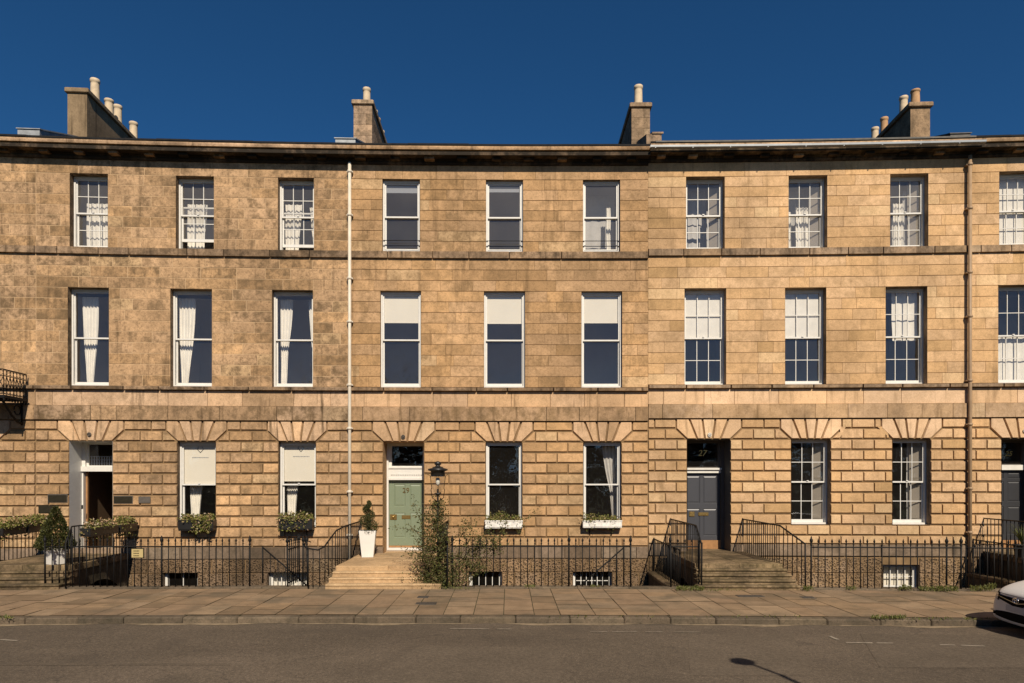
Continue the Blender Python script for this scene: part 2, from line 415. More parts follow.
# levels
ZB, ZP0, ZP1, ZG0, ZGH, ZG1, ZF0, ZS0, ZS1, ZH1, ZT0, ZT1, ZH2, ZC = -2.4, .327, .675, .95, 3.84, 4.47, 4.90, 5.357, 5.494, 8.403, 9.372, 9.60, 11.78, 12.18
ZW = ZG0 + (ZGH - ZG0) / 9                      # ground-floor window sills

def fan(mb, o, zt, zm, m, d):
    """five voussoirs over an opening: flat arch with stepped skewbacks"""
    u0, u1, zh = o[0], o[1], o[3]; w = u1 - u0; e = .34
    tu = [u0 - e + (w + 2 * e) * i / 5 for i in range(6)]
    bu = [u0, u0 + w * .235, u0 + w * .41, u0 + w * .59, u0 + w * .765, u1]
    for i in range(5):
        if i == 0: poly = [(bu[0], zh), (bu[1], zh), (tu[1], zt), (tu[0], zt), (tu[0], zm)]
        elif i == 4: poly = [(bu[4], zh), (bu[5], zh), (tu[5], zm), (tu[5], zt), (tu[4], zt)]
        else: poly = [(bu[i], zh), (bu[i + 1], zh), (tu[i + 1], zt), (tu[i], zt)]
        block(mb, poly, .034, .016, d, m)
    return tu[0], tu[5]

def curtain(u0, u1, z0, z1, n, b0=None, b1=None, w0=None, w1=None, folds=5, amp=.024):
    """hanging cloth; top edge u0..u1, waist w0..w1 (tie-back) at 40 % height, hem b0..b1"""
    mb = MB(); b0 = u0 if b0 is None else b0; b1 = u1 if b1 is None else b1
    rows = []; ph = rnd.uniform(0, 6)
    for j in range(15):
        t = j / 14; z = z1 + (z0 - z1) * t
        if w0 is not None:
            if t < .55: q = (t / .55) ** 1.5; a, b = u0 + (w0 - u0) * q, u1 + (w1 - u1) * q
            else: q = (t - .55) / .45; a, b = w0 + (b0 - w0) * q, w1 + (b1 - w1) * q
        else: a, b = u0 + (b0 - u0) * t, u1 + (b1 - u1) * t
        row = []
        for i in range(folds * 6 + 1):
            s = i / (folds * 6)
            row.append(B(a + (b - a) * s + .006 * math.sin(9 * t + i), n + amp * math.sin(ph + s * folds * 6.283 + .6 * math.sin(3 * t)) + .3 * amp * math.sin(2.3 * s * folds * 6.28), z))
        rows.append(row)
    mb.grid(rows, 0, smooth=True)
    return mb

def window(house, o, bars=None, blind=None, blindmat='blind', curt=(), raise_=0.0, guard=0, frame='white', shut=None, marks=False, rev=.15, flat=False):
    u0, u1, z0, z1 = o[:4]; mb = MB()
    nf = -rev; fw = .05
    mb.box(u0, u0 + fw, nf - .16, nf, z0, z1); mb.box(u1 - fw, u1, nf - .16, nf, z0, z1)
    mb.box(u0 + fw, u1 - fw, nf - .16, nf - .002, z1 - .06, z1)
    mb.box(u0 + fw, u1 - fw, nf - .16, nf + .03, z0, z0 + .055)
    a, b = u0 + fw, u1 - fw; zb, zt = z0 + .055, z1 - .06; zm = (zb + zt) / 2
    sw = .042
    def sash(n, y0, y1, bot, top):
        mb.box(a + .001, a + sw, n - .045, n, y0, y1); mb.box(b - sw, b - .001, n - .045, n, y0, y1)
        mb.box(a + sw, b - sw, n - .045, n - .001, y0, y0 + bot); mb.box(a + sw, b - sw, n - .045, n - .001, y1 - top, y1)
        if bars:
            cx, cz = bars
            for i in range(1, cx):
                x = a + sw + (b - a - 2 * sw) * i / cx
                mb.box(x - .010, x + .010, n - .036, n - .006, y0 + bot, y1 - top)
            for j in range(1, cz):
                y = y0 + bot + (y1 - top - y0 - bot) * j / cz
                mb.box(a + sw, b - sw, n - .035, n - .008, y - .010, y + .010)
    sash(nf - .035, zm - .022, zt, .045, .045)
    sash(nf - .095, zb + raise_, zm + .022 + raise_, .085, .045)
    if marks:                                    # brass sash lifts and stop
        mb.box((u0 + u1) / 2 - .03, (u0 + u1) / 2 + .03, nf - .035, nf - .01, zm + .02, zm + .05)
    for k in range(guard):
        zz = z0 + .20 + .16 * k
        mb.tube([B(u0 + .01, -.08, zz), B(u1 - .01, -.08, zz)], .011, 5, 1)
    w = mb.build('window', [M[frame], M['iron']], house)
    g = MB()
    for n, y0, y1 in ((nf - .058, zm, zt - .03), (nf - .118, zb + raise_ + .05, zm + raise_)):
        d0, d1, d2 = [rnd.uniform(-.006, .006) for _ in range(3)]
        g.face([B(a + .02, n + d0, y0), B(b - .02, n + d1, y0), B(b - .02, n + d1 + d2, y1), B(a + .02, n + d0 + d2, y1)])
    g.build('pane', M['glass' if z0 < 4 else 'glass_first' if z0 < 8 else 'glass_second'], w)
    W = b - a
    if blind:
        q = MB(); zz = zt - (zt - zb) * blind; nb = nf - (.10 if blind < .51 else .19)
        q.box(a - .03, b + .03, nb - .005, nb, zz, z1, step=.5); q.box(a - .03, b + .03, nb - .011, nb + .006, zz - .025, zz)
        q.build('blind', M[blindmat], w)
    if shut:                                     # folded panelled shutter standing in the splay
        q = MB()
        for s in shut:
            x0, x1 = (b - .02, b - .30) if s == 'r' else (a + .02, a + .30)
            q.grid([[B(x0, -.34, z0 + .05), B(x0, -.34, z1)], [B(x1, -.50, z0 + .05), B(x1, -.50, z1)]])
            for t0, t1 in ((.06, .46), (.54, .94)):
                za, zc = z0 + (z1 - z0) * t0, z0 + (z1 - z0) * t1
                for y0, y1 in ((za, za + .02), (zc - .02, zc)):
                    q.grid([[B(x0 + (x1 - x0) * .15, -.30, y0), B(x0 + (x1 - x0) * .15, -.29, y1)], [B(x0 + (x1 - x0) * .85, -.46, y0), B(x0 + (x1 - x0) * .85, -.45, y1)]])
        q.build('shutter', M['shutter'], w)
    for c in curt:
        kw = dict(c); m = kw.pop('m', 'curtain')
        for k in ('u0', 'u1', 'b0', 'b1', 'w0', 'w1'):
            if k in kw: kw[k] = a + W * kw[k]
        kw['z0'] = zb + (zt - zb) * kw['z0']; kw['z1'] = zb + (zt - zb) * kw['z1']
        kw.setdefault('n', -.52)
        curtain(**kw).build('curtain', M[m], w)
    return w

def text_obj(txt, size, mat, parent, world, name='number', shear=0.0, depth=.006):
    cu = bpy.data.curves.new(name, 'FONT'); cu.body = txt; cu.size = size; cu.extrude = depth; cu.align_x = 'CENTER'; cu.align_y = 'CENTER'; cu.shear = shear
    o = bpy.data.objects.new(name, cu); COL.objects.link(o)
    dg = bpy.context.evaluated_depsgraph_get(); me = bpy.data.meshes.new_from_object(o.evaluated_get(dg))
    bpy.data.objects.remove(o, do_unlink=True)
    me.transform(Matrix.Rotation(rad(90), 4, 'X'))
    me.materials.clear(); me.materials.append(mat)
    return link(name, me, parent, Vector(world))

def panelled(mb, u0, u1, z0, z1, n, panels, m=0, t=.05, mould=.018):
    """door leaf: rails and stiles proud of sunk, moulded panels (fractions of the leaf)"""
    mb.box(u0, u1, n - t, n - .02, z0, z1, m)
    W, H = u1 - u0, z1 - z0
    us = sorted({0.0, 1.0} | {x for p in panels for x in p[:2]}); zs = sorted({0.0, 1.0} | {x for p in panels for x in p[2:]})
    for i in range(len(us) - 1):
        for j in range(len(zs) - 1):
            x, y = (us[i] + us[i + 1]) / 2, (zs[j] + zs[j + 1]) / 2
            if any(p[0] < x < p[1] and p[2] < y < p[3] for p in panels): continue
            mb.face([B(u0 + W * us[i], n, z0 + H * zs[j]), B(u0 + W * us[i + 1], n, z0 + H * zs[j]), B(u0 + W * us[i + 1], n, z0 + H * zs[j + 1]), B(u0 + W * us[i], n, z0 + H * zs[j + 1])], m)
    for p in panels:
        a0, a1, c0, c1 = u0 + W * p[0], u0 + W * p[1], z0 + H * p[2], z0 + H * p[3]
        o_ = [(a0, c0), (a1, c0), (a1, c1), (a0, c1)]; i1 = inset(o_, mould); i2 = inset(o_, mould + .035)
        mb.grid([[B(u, n, z) for u, z in o_], [B(u, n - .016, z) for u, z in i1], [B(u, n - .004, z) for u, z in i2]], m, close=True)
        mb.face([B(u, n - .004, z) for u, z in i2], m)
SIX = [(.13, .44, .60, .94), (.56, .87, .60, .94), (.13, .44, .12, .50), (.56, .87, .12, .50)]
EIGHT = [(.10, .45, .88, .97), (.55, .90, .88, .97), (.10, .45, .55, .84), (.55, .90, .55, .84), (.10, .45, .08, .48), (.55, .90, .08, .48)]

# ------------------------------------------------------------------ houses
def gutter_pipe(house, px, z0, z1, mat, r=.05, n=.14):
    u = U(px); mb = MB()
    mb.tube([B(u, n, z) for z in (z0, (z0 + z1) / 2, z1)], r, 10, cap=True)
    pipe = mb.build('downpipe', M[mat], house)
    z = z1 - .3; k = 0
    while z > z0 + .3:
        q = MB(); q.lathe(B(u, n, z), [(r + .004, 0), (r + .022, .01), (r + .022, .07), (r + .004, .08)], 10)
        q.box(u - .09, u + .09, .0, n - .01, z + .02, z + .06)
        q.build('bracket', M[mat], pipe)
        z -= 1.9 if k % 2 else 1.3; k += 1
    return pipe

def build_house(key, u0, u1, dz, pal, label, g_ops, f_ops, s_ops, doors, b_ops=(), mortar='mortar_dark', ends=(0, 0), detail=None):
    h = thing('town_house', B((u0 + u1) / 2, 0, 0), label, 'town house', 'houses of the curved stone terrace')
    zz = lambda z: z + dz
    gops = [(a, b, zz(ZW), zz(ZGH)) for a, b in g_ops]
    dops = [(d['u0'], d['u1'], d['z'], zz(ZGH)) for d in doors]
    fops = [(a, b, zz(ZS1), zz(ZH1)) for a, b in f_ops]
    sops = [(a, b, zz(ZT1), zz(ZH2)) for a, b in s_ops]
    bops = [tuple(b) for b in b_ops]
    allops = gops + dops + fops + sops + bops
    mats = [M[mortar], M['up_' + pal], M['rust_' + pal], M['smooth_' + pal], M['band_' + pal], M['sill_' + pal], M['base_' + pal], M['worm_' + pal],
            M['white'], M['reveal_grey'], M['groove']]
    w = MB()
    base_plane(w, u0, u1, ZB, zz(ZG1), allops, 10); base_plane(w, u0, u1, zz(ZG1), zz(ZC) + .3, allops, 0)
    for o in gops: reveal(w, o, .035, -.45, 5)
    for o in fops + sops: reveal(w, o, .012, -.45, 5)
    for o in bops: reveal(w, o, .03, -.45, 6)
    for o, d in zip(dops, doors): reveal(w, o, .035, -.78, {'white': 8, 'grey': 9}.get(d.get('rev'), 2), sill=False)
    # basement, plinth, first course
    z = ZB; i = 0
    while z < ZP0 + dz - .05:
        z2 = min(z + .46, zz(ZP0)); course(w, u0, u1, z, z2, allops, 7, .95, i % 2, .02, .012, .03, .05); z = z2; i += 1
    course(w, u0, u1, zz(ZP0), zz(ZP1), allops, 6, 1.05, 1, .008, .006, .05, .08)
    rows = [(zz(ZP1), zz(ZG0))] + [(zz(ZG0 + (ZGH - ZG0) * k / 9), zz(ZG0 + (ZGH - ZG0) * (k + 1) / 9)) for k in range(9)]
    for k, (a, b) in enumerate(rows): course(w, u0, u1, a, b, allops, 2, .655, k % 2, .054, .016, .044, .02)
    zm = (ZGH + ZG1) / 2 + .01; fo = []; sl = {}
    for o in gops + dops:
        a, b = fan(w, (o[0], o[1], 0, zz(ZGH)), zz(ZG1), zz(zm), 3, .05)
        fo.append((a, b)); sl[round(o[0], 3)] = a - o[0]; sl[round(o[1], 3)] = b - o[1]
    course(w, u0, u1, zz(ZGH), zz(zm), [(o[0], o[1], -9, 99) for o in gops + dops], 2, .655, 0, .054, .016, .044, .02, slant=sl)
    course(w, u0, u1, zz(zm), zz(ZG1), [(a, b, -9, 99) for a, b in fo], 2, .655, 1, .054, .016, .044, .02)
    course(w, u0, u1, zz(ZG1), zz(ZF0), [], 4, 1.35, 1, .006, .004, .095, .25)
    course(w, u0, u1, zz(ZF0), zz(ZS0), [], 3, 1.15, 0, .006, .004, .03, .25)
    course(w, u0, u1, zz(ZS0), zz(ZS1), [], 5, 1.3, 0, .005, .02, .14, .2)
    jt, dp = (.013, .007) if mortar == 'mortar_pale' else (.008, .014)
    for (za, zh, zb_, na, nb) in ((ZS1, ZH1, ZT0, 9, 3), (ZT1, ZH2, ZC + .06, 7, 1)):
        par = 0
        for k in range(na): course(w, u0, u1, zz(za + (zh - za) * k / na), zz(za + (zh - za) * (k + 1) / na), allops, 1, .84, k % 2, jt, .005, dp, .26)
        for k in range(nb): course(w, u0, u1, zz(zh + (zb_ - zh) * k / nb), zz(zh + (zb_ - zh) * (k + 1) / nb), allops, 1, .95, (k + na) % 2, jt, .005, dp, .26)
    course(w, u0, u1, zz(ZT0), zz(ZT1), [], 5, 1.25, 0, .006, .012, .085, .25)
    # rear and end walls
    rw = MB(); rw.box(u0, u1, -11.2, -11, ZB, zz(12.6), 0, step=2); rw.build('rear_wall', M['up_' + pal], h)
    if ends[0]: w.box(u0 - .02, u0 + .25, -11, -.02, ZB, zz(12.6), 1)
    if ends[1]: w.box(u1 - .25, u1 + .02, -11, -.02, ZB, zz(12.6), 1)
    w.build('wall', mats, h)
    # cornice with mutules
    c = MB()
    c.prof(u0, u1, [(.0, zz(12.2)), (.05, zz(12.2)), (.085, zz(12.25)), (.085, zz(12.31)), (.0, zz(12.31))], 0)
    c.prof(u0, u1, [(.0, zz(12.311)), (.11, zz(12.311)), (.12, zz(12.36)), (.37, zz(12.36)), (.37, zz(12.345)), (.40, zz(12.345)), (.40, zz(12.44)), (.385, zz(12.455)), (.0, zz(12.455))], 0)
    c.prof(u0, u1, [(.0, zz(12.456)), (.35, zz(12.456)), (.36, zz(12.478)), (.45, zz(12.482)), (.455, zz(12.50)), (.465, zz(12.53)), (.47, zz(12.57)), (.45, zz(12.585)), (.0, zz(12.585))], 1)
    u = u0 + .35
    while u < u1 - .2:
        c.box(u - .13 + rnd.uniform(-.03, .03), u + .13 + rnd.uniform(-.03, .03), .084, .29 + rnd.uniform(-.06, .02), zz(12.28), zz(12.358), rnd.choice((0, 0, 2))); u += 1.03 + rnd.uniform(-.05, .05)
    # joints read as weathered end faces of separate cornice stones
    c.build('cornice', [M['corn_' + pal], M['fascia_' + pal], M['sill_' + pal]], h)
    r = MB()
    for k in range(int((u1 - u0) / 1.0) + 1):
        a = u0 + (u1 - u0) * k / (int((u1 - u0) / 1.0) + 1); b = u0 + (u1 - u0) * (k + 1) / (int((u1 - u0) / 1.0) + 1)
        e = rnd.uniform(-.012, .012)
        r.prof(a, b, [(.48, zz(12.592) + e), (.475, zz(12.645) + e), (-6, zz(15.05)), (-11.2, zz(12.8)), (-11.2, zz(12.6)), (-6, zz(14.85))], 0)
    r.build('roof', M['slate'], h)
    # rooms behind the windows
    q = MB()
    for z in (ZB, .40, 5.0, 9.25): q.box(u0 + .26, u1 - .26, -6, -.5, z, z + .115, 1, step=3)
    q.box(u0 + .26, u1 - .26, -6, -.5, 4.95, 4.999, 2, step=3)
    q.box(u0 + .26, u1 - .26, -6, -.5, 9.2, 9.249, 0, step=3)
    q.box(u0 + .26, u1 - .26, -6, -.5, 12.15, 12.2, 0, step=3)
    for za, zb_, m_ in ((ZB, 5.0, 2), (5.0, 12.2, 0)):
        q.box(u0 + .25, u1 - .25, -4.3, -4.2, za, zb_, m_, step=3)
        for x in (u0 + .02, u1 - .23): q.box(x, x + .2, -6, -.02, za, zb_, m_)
    xs = sorted(((a + b) / 2 for a, b in f_ops))
    for xa, xb in zip(xs, xs[1:]):
        for z in (.52, 5.12, 9.37): q.box((xa + xb) / 2 - .08, (xa + xb) / 2 + .08, -6, -.6, z, z + 3.1 if z < 9 else 12.15, 2 if z < 5 else 0)
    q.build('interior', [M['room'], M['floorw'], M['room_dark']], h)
    for (o, kw) in zip(gops, detail['g']): window(h, o, **kw)
    for (o, kw) in zip(fops, detail['f']): window(h, o, **kw)
    for (o, kw) in zip(sops, detail['s']): window(h, o, **kw)
    for (o, kw) in zip(bops, detail.get('b', [])): window(h, o, **kw)
    return h

def party_upstand(house, pxa, pxb, dz, mat):
    a, b = U(pxa, .1), U(pxb, .1); mb = MB()
    mb.prof(a, b, [(.12, 12.74 + dz), (.12, 12.98 + dz), (.0, 13.02 + dz), (-3, 14.2 + dz), (-3, 13.8 + dz)], 0)
    mb.prof(a - .03, b + .03, [(.15, 12.985 + dz), (.15, 13.01 + dz), (.0, 13.06 + dz), (-3, 14.24 + dz), (-3, 14.2 + dz), (.0, 13.022 + dz)], 0)
    mb.prof(a + .06, b - .06, [(.16, 12.66 + dz), (.16, 12.739 + dz), (-.5, 12.95 + dz), (-.5, 12.66 + dz)], 0)
    mb.build('party_wall_coping', M[mat], house)

def chimney(house, pxa, pxb, pytop, n0, n1, mat, pots, capo=.05, blocks=False):
    """pots: (n, radius, height, material)"""
    a, zt = P(pxa, pytop, n0); b = U(pxb, n0); mb = MB()
    if blocks:
        z = 12.2; i = 0
        while z < zt - .2:
            z2 = min(z + .36, zt - .15)
            mb.bev(a, b, n1, n0 - .001, z, z2, .006) if i % 2 else (mb.bev(a, (a + b) / 2 + .1, n1, n0, z, z2, .006), mb.bev((a + b) / 2 + .1, b, n1, n0, z, z2, .006))
            z = z2; i += 1
    else: mb.box(a, b, n1, n0, 12.2, zt - .15)
    mb.bev(a - capo, b + capo, n1 - capo, n0 + capo, zt - .15, zt, .02)
    st = mb.build('chimney', M[mat], house)
    for n, r, hh, m in pots:
        q = MB(); c = B((a + b) / 2, n, zt)
        q.lathe(c, [(r * 1.12, 0), (r * 1.05, .05), (r, .08), (r * .92, hh * .8), (r * .92, hh * .86), (r * 1.06, hh * .88), (r * 1.06, hh * .98), (r * .98, hh), (r * .8, hh), (r * .78, hh * .7)], 14)
        q.build('chimney_pot', M[m], st)
    return st
# ------------------------------------------------------------------ the five houses
def pairs(*px): return [(U(a), U(b)) for a, b in px]
E35, E33 = U(36), U(350)
E29, E27 = U(648), U(966)
plain_w = dict()
six = dict(bars=(3, 2), marks=True)
six7 = dict(bars=(3, 2), marks=True, rev=.2)
def W(base=plain_w, **kw): d = dict(base); d.update(kw); return d

# --- house with the white porch (three left bays)
z31 = Z(91, 553)
d31 = dict(
    g=[W(rev=.14,blind=.5, marks=True, curt=[dict(u0=.0, u1=.60, w0=.08, w1=.44, b0=.12, b1=.34, z0=0, z1=1, folds=6)]),
       W(rev=.14,blind=.45, marks=True, curt=[dict(u0=.0, u1=.52, w0=.03, w1=.36, b0=.05, b1=.27, z0=0, z1=1, folds=5)])],
    f=[W(rev=.19,curt=[dict(u0=.06, u1=.52, w0=.12, w1=.47, b0=.20, b1=.36, z0=.0, z1=.97, folds=5)]),
       W(rev=.19,curt=[dict(u0=-.02, u1=.44, w0=.02, w1=.36, b0=.06, b1=.22, z0=.0, z1=.97, folds=5)]),
       W(rev=.19,curt=[dict(u0=.02, u1=.38, w0=.05, w1=.26, b0=.05, b1=.2, z0=.0, z1=.97, folds=4), dict(u0=.8, u1=1.05, w0=.9, w1=1.05, b0=.93, b1=1.05, z0=.0, z1=.97, folds=3)])],
    s=[W(six,rev=.2, curt=[dict(u0=.14, u1=.97, z0=0, z1=.70, folds=6, amp=.02)]),
       W(six,rev=.2, raise_=.26, curt=[dict(u0=.06, u1=.66, b1=.55, z0=0, z1=.72, folds=5, amp=.02)]),
       W(six,rev=.2, raise_=.14, curt=[dict(u0=.02, u1=.55, b1=.42, z0=0, z1=.74, folds=4, amp=.02), dict(u0=.78, u1=1.02, b0=.9, z0=.1, z1=.7, folds=3)])],
    b=[W(bars=(2, 1)), W(bars=(4, 1), curt=[dict(u0=0, u1=1, z0=0, z1=1, folds=9, n=-.35)])])
bw = lambda a, b, py, h=1.35: (U(a), U(b), Z((a + b) / 2, py) - h, Z((a + b) / 2, py))
house_a = build_house('a', E35, E33, 0, 'grey', 'weathered grey-brown stone house with a white porch recess and black flower boxes', pairs((178, 216), (279, 316)),
    pairs((68, 109), (170.5, 212), (272, 313)), pairs((70, 108), (176, 214), (278, 314)), [dict(u0=U(70), u1=U(113), z=z31, rev='white')],
    [bw(163, 198, 567), bw(268, 308, 569)], 'mortar_pale', detail=d31)
# --- house with the green door
z29 = Z(404, 553)
d29 = dict(
    g=[W(rev=.10), W(rev=.10, curt=[dict(u0=.55, u1=1.02, w0=.78, w1=1.02, b0=.86, b1=1.02, z0=0, z1=1, folds=4, m='net')])],
    f=[W(rev=.10, blind=.30), W(rev=.10, blind=.305), W(rev=.10, blind=.298)],
    s=[W(rev=.10, guard=2, blind=.12, blindmat='blindgrey'), W(rev=.10, guard=2, blind=.10, blindmat='blindgrey'), W(rev=.10, guard=2, curt=[dict(u0=.70, u1=.84, z0=0, z1=.72, folds=2), dict(u0=.0, u1=1, z0=0, z1=1, folds=3, amp=.01, m='net', n=-1.0)])],
    b=[W(bars=(4, 1), frame='white'), W(bars=(6, 2))])
house_b = build_house('b', E33, E29, 0, 'gold', 'golden stone house with a sage green front door and cream roller blinds', pairs((486, 522), (583.5, 621)),
    pairs((380.5, 421), (484, 525), (581.5, 622)), pairs((382.5, 420), (486, 523), (583, 620)), [dict(u0=U(383.5), u1=U(424), z=z29)],
    [bw(469, 502, 569), bw(573, 612, 569)], 'mortar_dark', detail=d29)
# --- house with the dark grey door
z27 = Z(708, 551)
n6 = dict(m='net')
d27 = dict(
    g=[W(six7, shut='r'), W(six7, shut='r', curt=[dict(u0=.66, u1=1.0, z0=.0, z1=1, folds=3, m='net', n=-.55)])],
    f=[W(six7, blind=.5, blindmat='curtain'), W(six7, blind=.5, blindmat='curtain'),
       W(six7, curt=[dict(u0=.30, u1=1, b0=.33, z0=.47, z1=1, folds=3, amp=.012, n=-.44)])],
    s=[W(six7, shut='r', curt=[dict(u0=0, u1=.75, z0=0, z1=1, folds=4, amp=.015, m='net', n=-.9), dict(u0=.66, u1=1, z0=0, z1=.62, folds=3, m='net')]), W(six7, curt=[dict(u0=.05, u1=.2, z0=0, z1=.6, folds=2), dict(u0=.34, u1=.72, z0=0, z1=.66, folds=4), dict(u0=0, u1=1, z0=.0, z1=1, folds=4, amp=.015, m='net', n=-.95)], shut='r'),
       W(six7, curt=[dict(u0=.26, u1=.62, z0=0, z1=.7, folds=4), dict(u0=.62, u1=1, z0=0, z1=.9, folds=3, m='net', n=-.6)], shut='r')],
    b=[W(bars=(4, 2), blind=1.0)])
house_c = build_house('c', E29, E27, .08, 'warm', 'pale honey stone house with a slate grey front door and gilt 27', pairs((791, 830), (892, 930)),
    pairs((684.5, 726), (785, 826), (885.5, 927)), pairs((686, 724.5), (788.5, 827), (890, 928)), [dict(u0=U(687), u1=U(730), z=z27, rev='grey')],
    [bw(883, 919, 564.5)], 'mortar_dark', detail=d27)
# --- right-hand neighbour, partly out of the frame
z25 = Z(1022, 551)
wb = lambda: W(six7, blind=.97, blindmat='curtain')
d25 = dict(g=[W(six7), W(six7)], f=[W(six7, curt=[dict(u0=0, u1=1, z0=0, z1=.5, folds=5, amp=.010, n=-.42)])] * 3, s=[wb()] * 3, b=[])
house_d = build_house('d', E27, U(1290), .08, 'warm', 'honey stone house with a charcoal front door behind the parked car', pairs((1105, 1143), (1209, 1247)),
    pairs((998, 1039), (1103, 1144), (1207, 1248)), pairs((999, 1037), (1104, 1142), (1208, 1246)), [dict(u0=U(1001), u1=U(1044), z=z25, rev='grey')], [], 'mortar_dark', ends=(0, 1), detail=d25)
# --- left-hand neighbour with the iron balcony
d33 = dict(g=[W(), W()], f=[W(), W()], s=[W(six), W(six)], b=[])
house_e = build_house('e', U(-190), E35, 0, 'grey', 'stone house at the far left with a black iron balcony', pairs((-143, -104), (-39, -1)),
    pairs((-145, -103), (-41, 0)), pairs((-144, -104), (-39, -1)), [], [], 'mortar_pale', ends=(1, 0), detail=d33)

# --- chimneys, copings, gutters, pipes
chimney(house_a, 67.5, 87, 88, -1.8, -7.0, 'chim_render', [(-2.85, .145, .90, 'pot'), (-3.75, .145, .72, 'pot'), (-4.35, .14, .84, 'pot'), (-5.5, .145, .84, 'pot')], .07)
chimney(house_b, 353.5, 372, 100, -1.8, -7.2, 'chim_stone', [(-2.5, .13, .78, 'pot'), (-3.9, .13, .80, 'pot'), (-4.5, .13, .84, 'pot_red'), (-5.4, .13, .84, 'pot'), (-6.6, .13, .84, 'pot')], .06, True)
chimney(house_c, 631.5, 650, 103, -1.3, -5.6, 'chim_pale', [(-1.75, .14, .80, 'pot'), (-3.0, .13, .78, 'pot'), (-4.2, .13, .8, 'pot_red')], .06, True)
chimney(house_d, 910.5, 930, 103, -1.9, -7.0, 'chim_pale', [(-2.2, .14, .58, 'pot_red'), (-2.95, .135, .78, 'pot'), (-4.3, .13, .78, 'pot_red'), (-5.0, .13, .78, 'pot'), (-6.1, .13, .8, 'pot')], .08)
party_upstand(house_a, 18, 40, 0, 'lead')
party_upstand(house_b, 335.5, 355.5, -.06, 'lead')
party_upstand(house_d, 950, 970, -.02, 'lead_dark')
mb = MB()                                        # stepped coping between the two middle houses
a, b = U(640, .2), U(660, .2)
mb.prof(a + .15, b, [(.43, 12.62), (.43, 12.95), (-3, 14.2), (-3, 12.62)], 0)
mb.prof(a + .32, b + .05, [(.46, 12.95), (.46, 13.0), (-3, 14.25), (-3, 14.2)], 0)
mb.build('party_wall_coping', M['chim_stone'], house_c)
mb = MB()                                        # pale cast gutter along the eaves
mb.prof(U(650, .5), U(985, .5), [(.48, 12.50), (.50, 12.48), (.55, 12.48), (.575, 12.50), (.58, 12.555), (.57, 12.555), (.56, 12.515), (.495, 12.515), (.485, 12.55)], 0)
u = U(655, .5)
while u < U(980, .5): mb.box(u - .015, u + .015, .46, .59, 12.465, 12.479); u += 1.1
mb.build('gutter', M['steel'], house_c)
mb = MB(); mb.prof(U(655, .4), E27, [(.50, 12.672), (.50, 12.72), (.46, 12.74), (-.3, 12.80), (-.3, 12.672)], 0)
mb.build('eaves_board', M['lead_dark'], house_c)
gutter_pipe(house_b, 350.6, -1.2, 12.2, 'cream')
gutter_pipe(house_d, 967, -1.2, 12.3, 'brown', .05, .15)
# ring fixings on the door arches
for h, px, py, m in ((house_a, 90.5, 434.5, 'reveal_grey'), (house_b, 403.5, 437, 'reveal_grey'), (house_c, 709, 435, 'dullwhite'), (house_d, 1023.5, 431, 'dullwhite')):
    u, z = P(px, py); q = MB(); pts = []
    for i in range(13): t = i / 12 * 6.2832; pts.append(B(u + .05 * math.cos(t), .075, z + .05 * math.sin(t)))
    q.tube(pts, .014, 6); q.lathe(B(u, .06, z - .02), [(.03, 0), (.03, .04)], 8)
    q.build('ring_fixing', M[m], h)

# --- front doors
def fanlight(h, u0, u1, z0, z1, n, mat, num=None, rail=.07):
    f = MB(); f.box(u0, u0 + rail, n - .06, n, z0, z1); f.box(u1 - rail, u1, n - .06, n, z0, z1); f.box(u0 + rail, u1 - rail, n - .06, n - .001, z1 - rail, z1); f.box(u0 + rail, u1 - rail, n - .06, n - .001, z0, z0 + .03)
    w = f.build('fanlight', M[mat], h)
    g = MB(); g.face([B(u0 + rail - .01, n - .03, z0 + .02), B(u1 - rail + .01, n - .03, z0 + .02), B(u1 - rail + .01, n - .03, z1 - rail + .01), B(u0 + rail - .01, n - .03, z1 - rail + .01)])
    g.build('pane', M['glass'], w)
    if num: text_obj(num, .26, M['gilt'], w, B((u0 + u1) / 2, n + .004, (z0 + z1) / 2 + .03), 'number', .25)
    return w
ND = -.72
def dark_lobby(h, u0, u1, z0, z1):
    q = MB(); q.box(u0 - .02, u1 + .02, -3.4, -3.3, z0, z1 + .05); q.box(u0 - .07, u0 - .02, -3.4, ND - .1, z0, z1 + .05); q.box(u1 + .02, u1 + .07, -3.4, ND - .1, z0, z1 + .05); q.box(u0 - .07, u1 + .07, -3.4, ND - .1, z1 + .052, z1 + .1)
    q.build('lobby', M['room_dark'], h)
# green door
u0, u1 = U(383.5), U(424); zt = ZGH; zd1 = Z(404, 480, ND); zf0 = Z(404, 467, ND)
q = MB(); q.box(u0, u0 + .055, ND - .1, ND + .12, z29, zt); q.box(u1 - .02, u1, ND - .1, ND + .12, z29, zt)
q.box(u0 + .055, u1 - .02, ND - .1, ND + .10, zd1, zf0)
q.box(u0 + .055, u1 - .02, ND + .10, ND + .13, zf0 - .05, zf0 + .0); q.box(u0 + .055, u1 - .02, ND + .10, ND + .125, zd1, zd1 + .06)
k = u0 + .14
while k < u1 - .12: q.box(k, k + .035, ND + .10, ND + .125, zd1 + .16, zd1 + .20); k += .07
q.build('door_surround', M['white'], house_b)
fanlight(house_b, u0 + .055, u1 - .02, zf0 + .001, zt, ND + .06, 'dullwhite', None, .09); dark_lobby(house_b, u0, u1, z29, zt)
q = MB(); a, b = u0 + .06, u1 - .025; zs = z29 + .10
panelled(q, a, b, zs + .06, zd1 - .01, ND, SIX); dr = q.build('front_door', M['sage'], house_b)
q = MB(); q.box(a, b, ND - .02, ND + .03, zs + .005, zs + .058); q.build('weather_bar', M['wood'], dr)
q = MB(); q.box(u0 + .055, u1 - .02, ND - .1, ND + .14, z29 - .02, zs); q.build('threshold', M['white'], house_b)
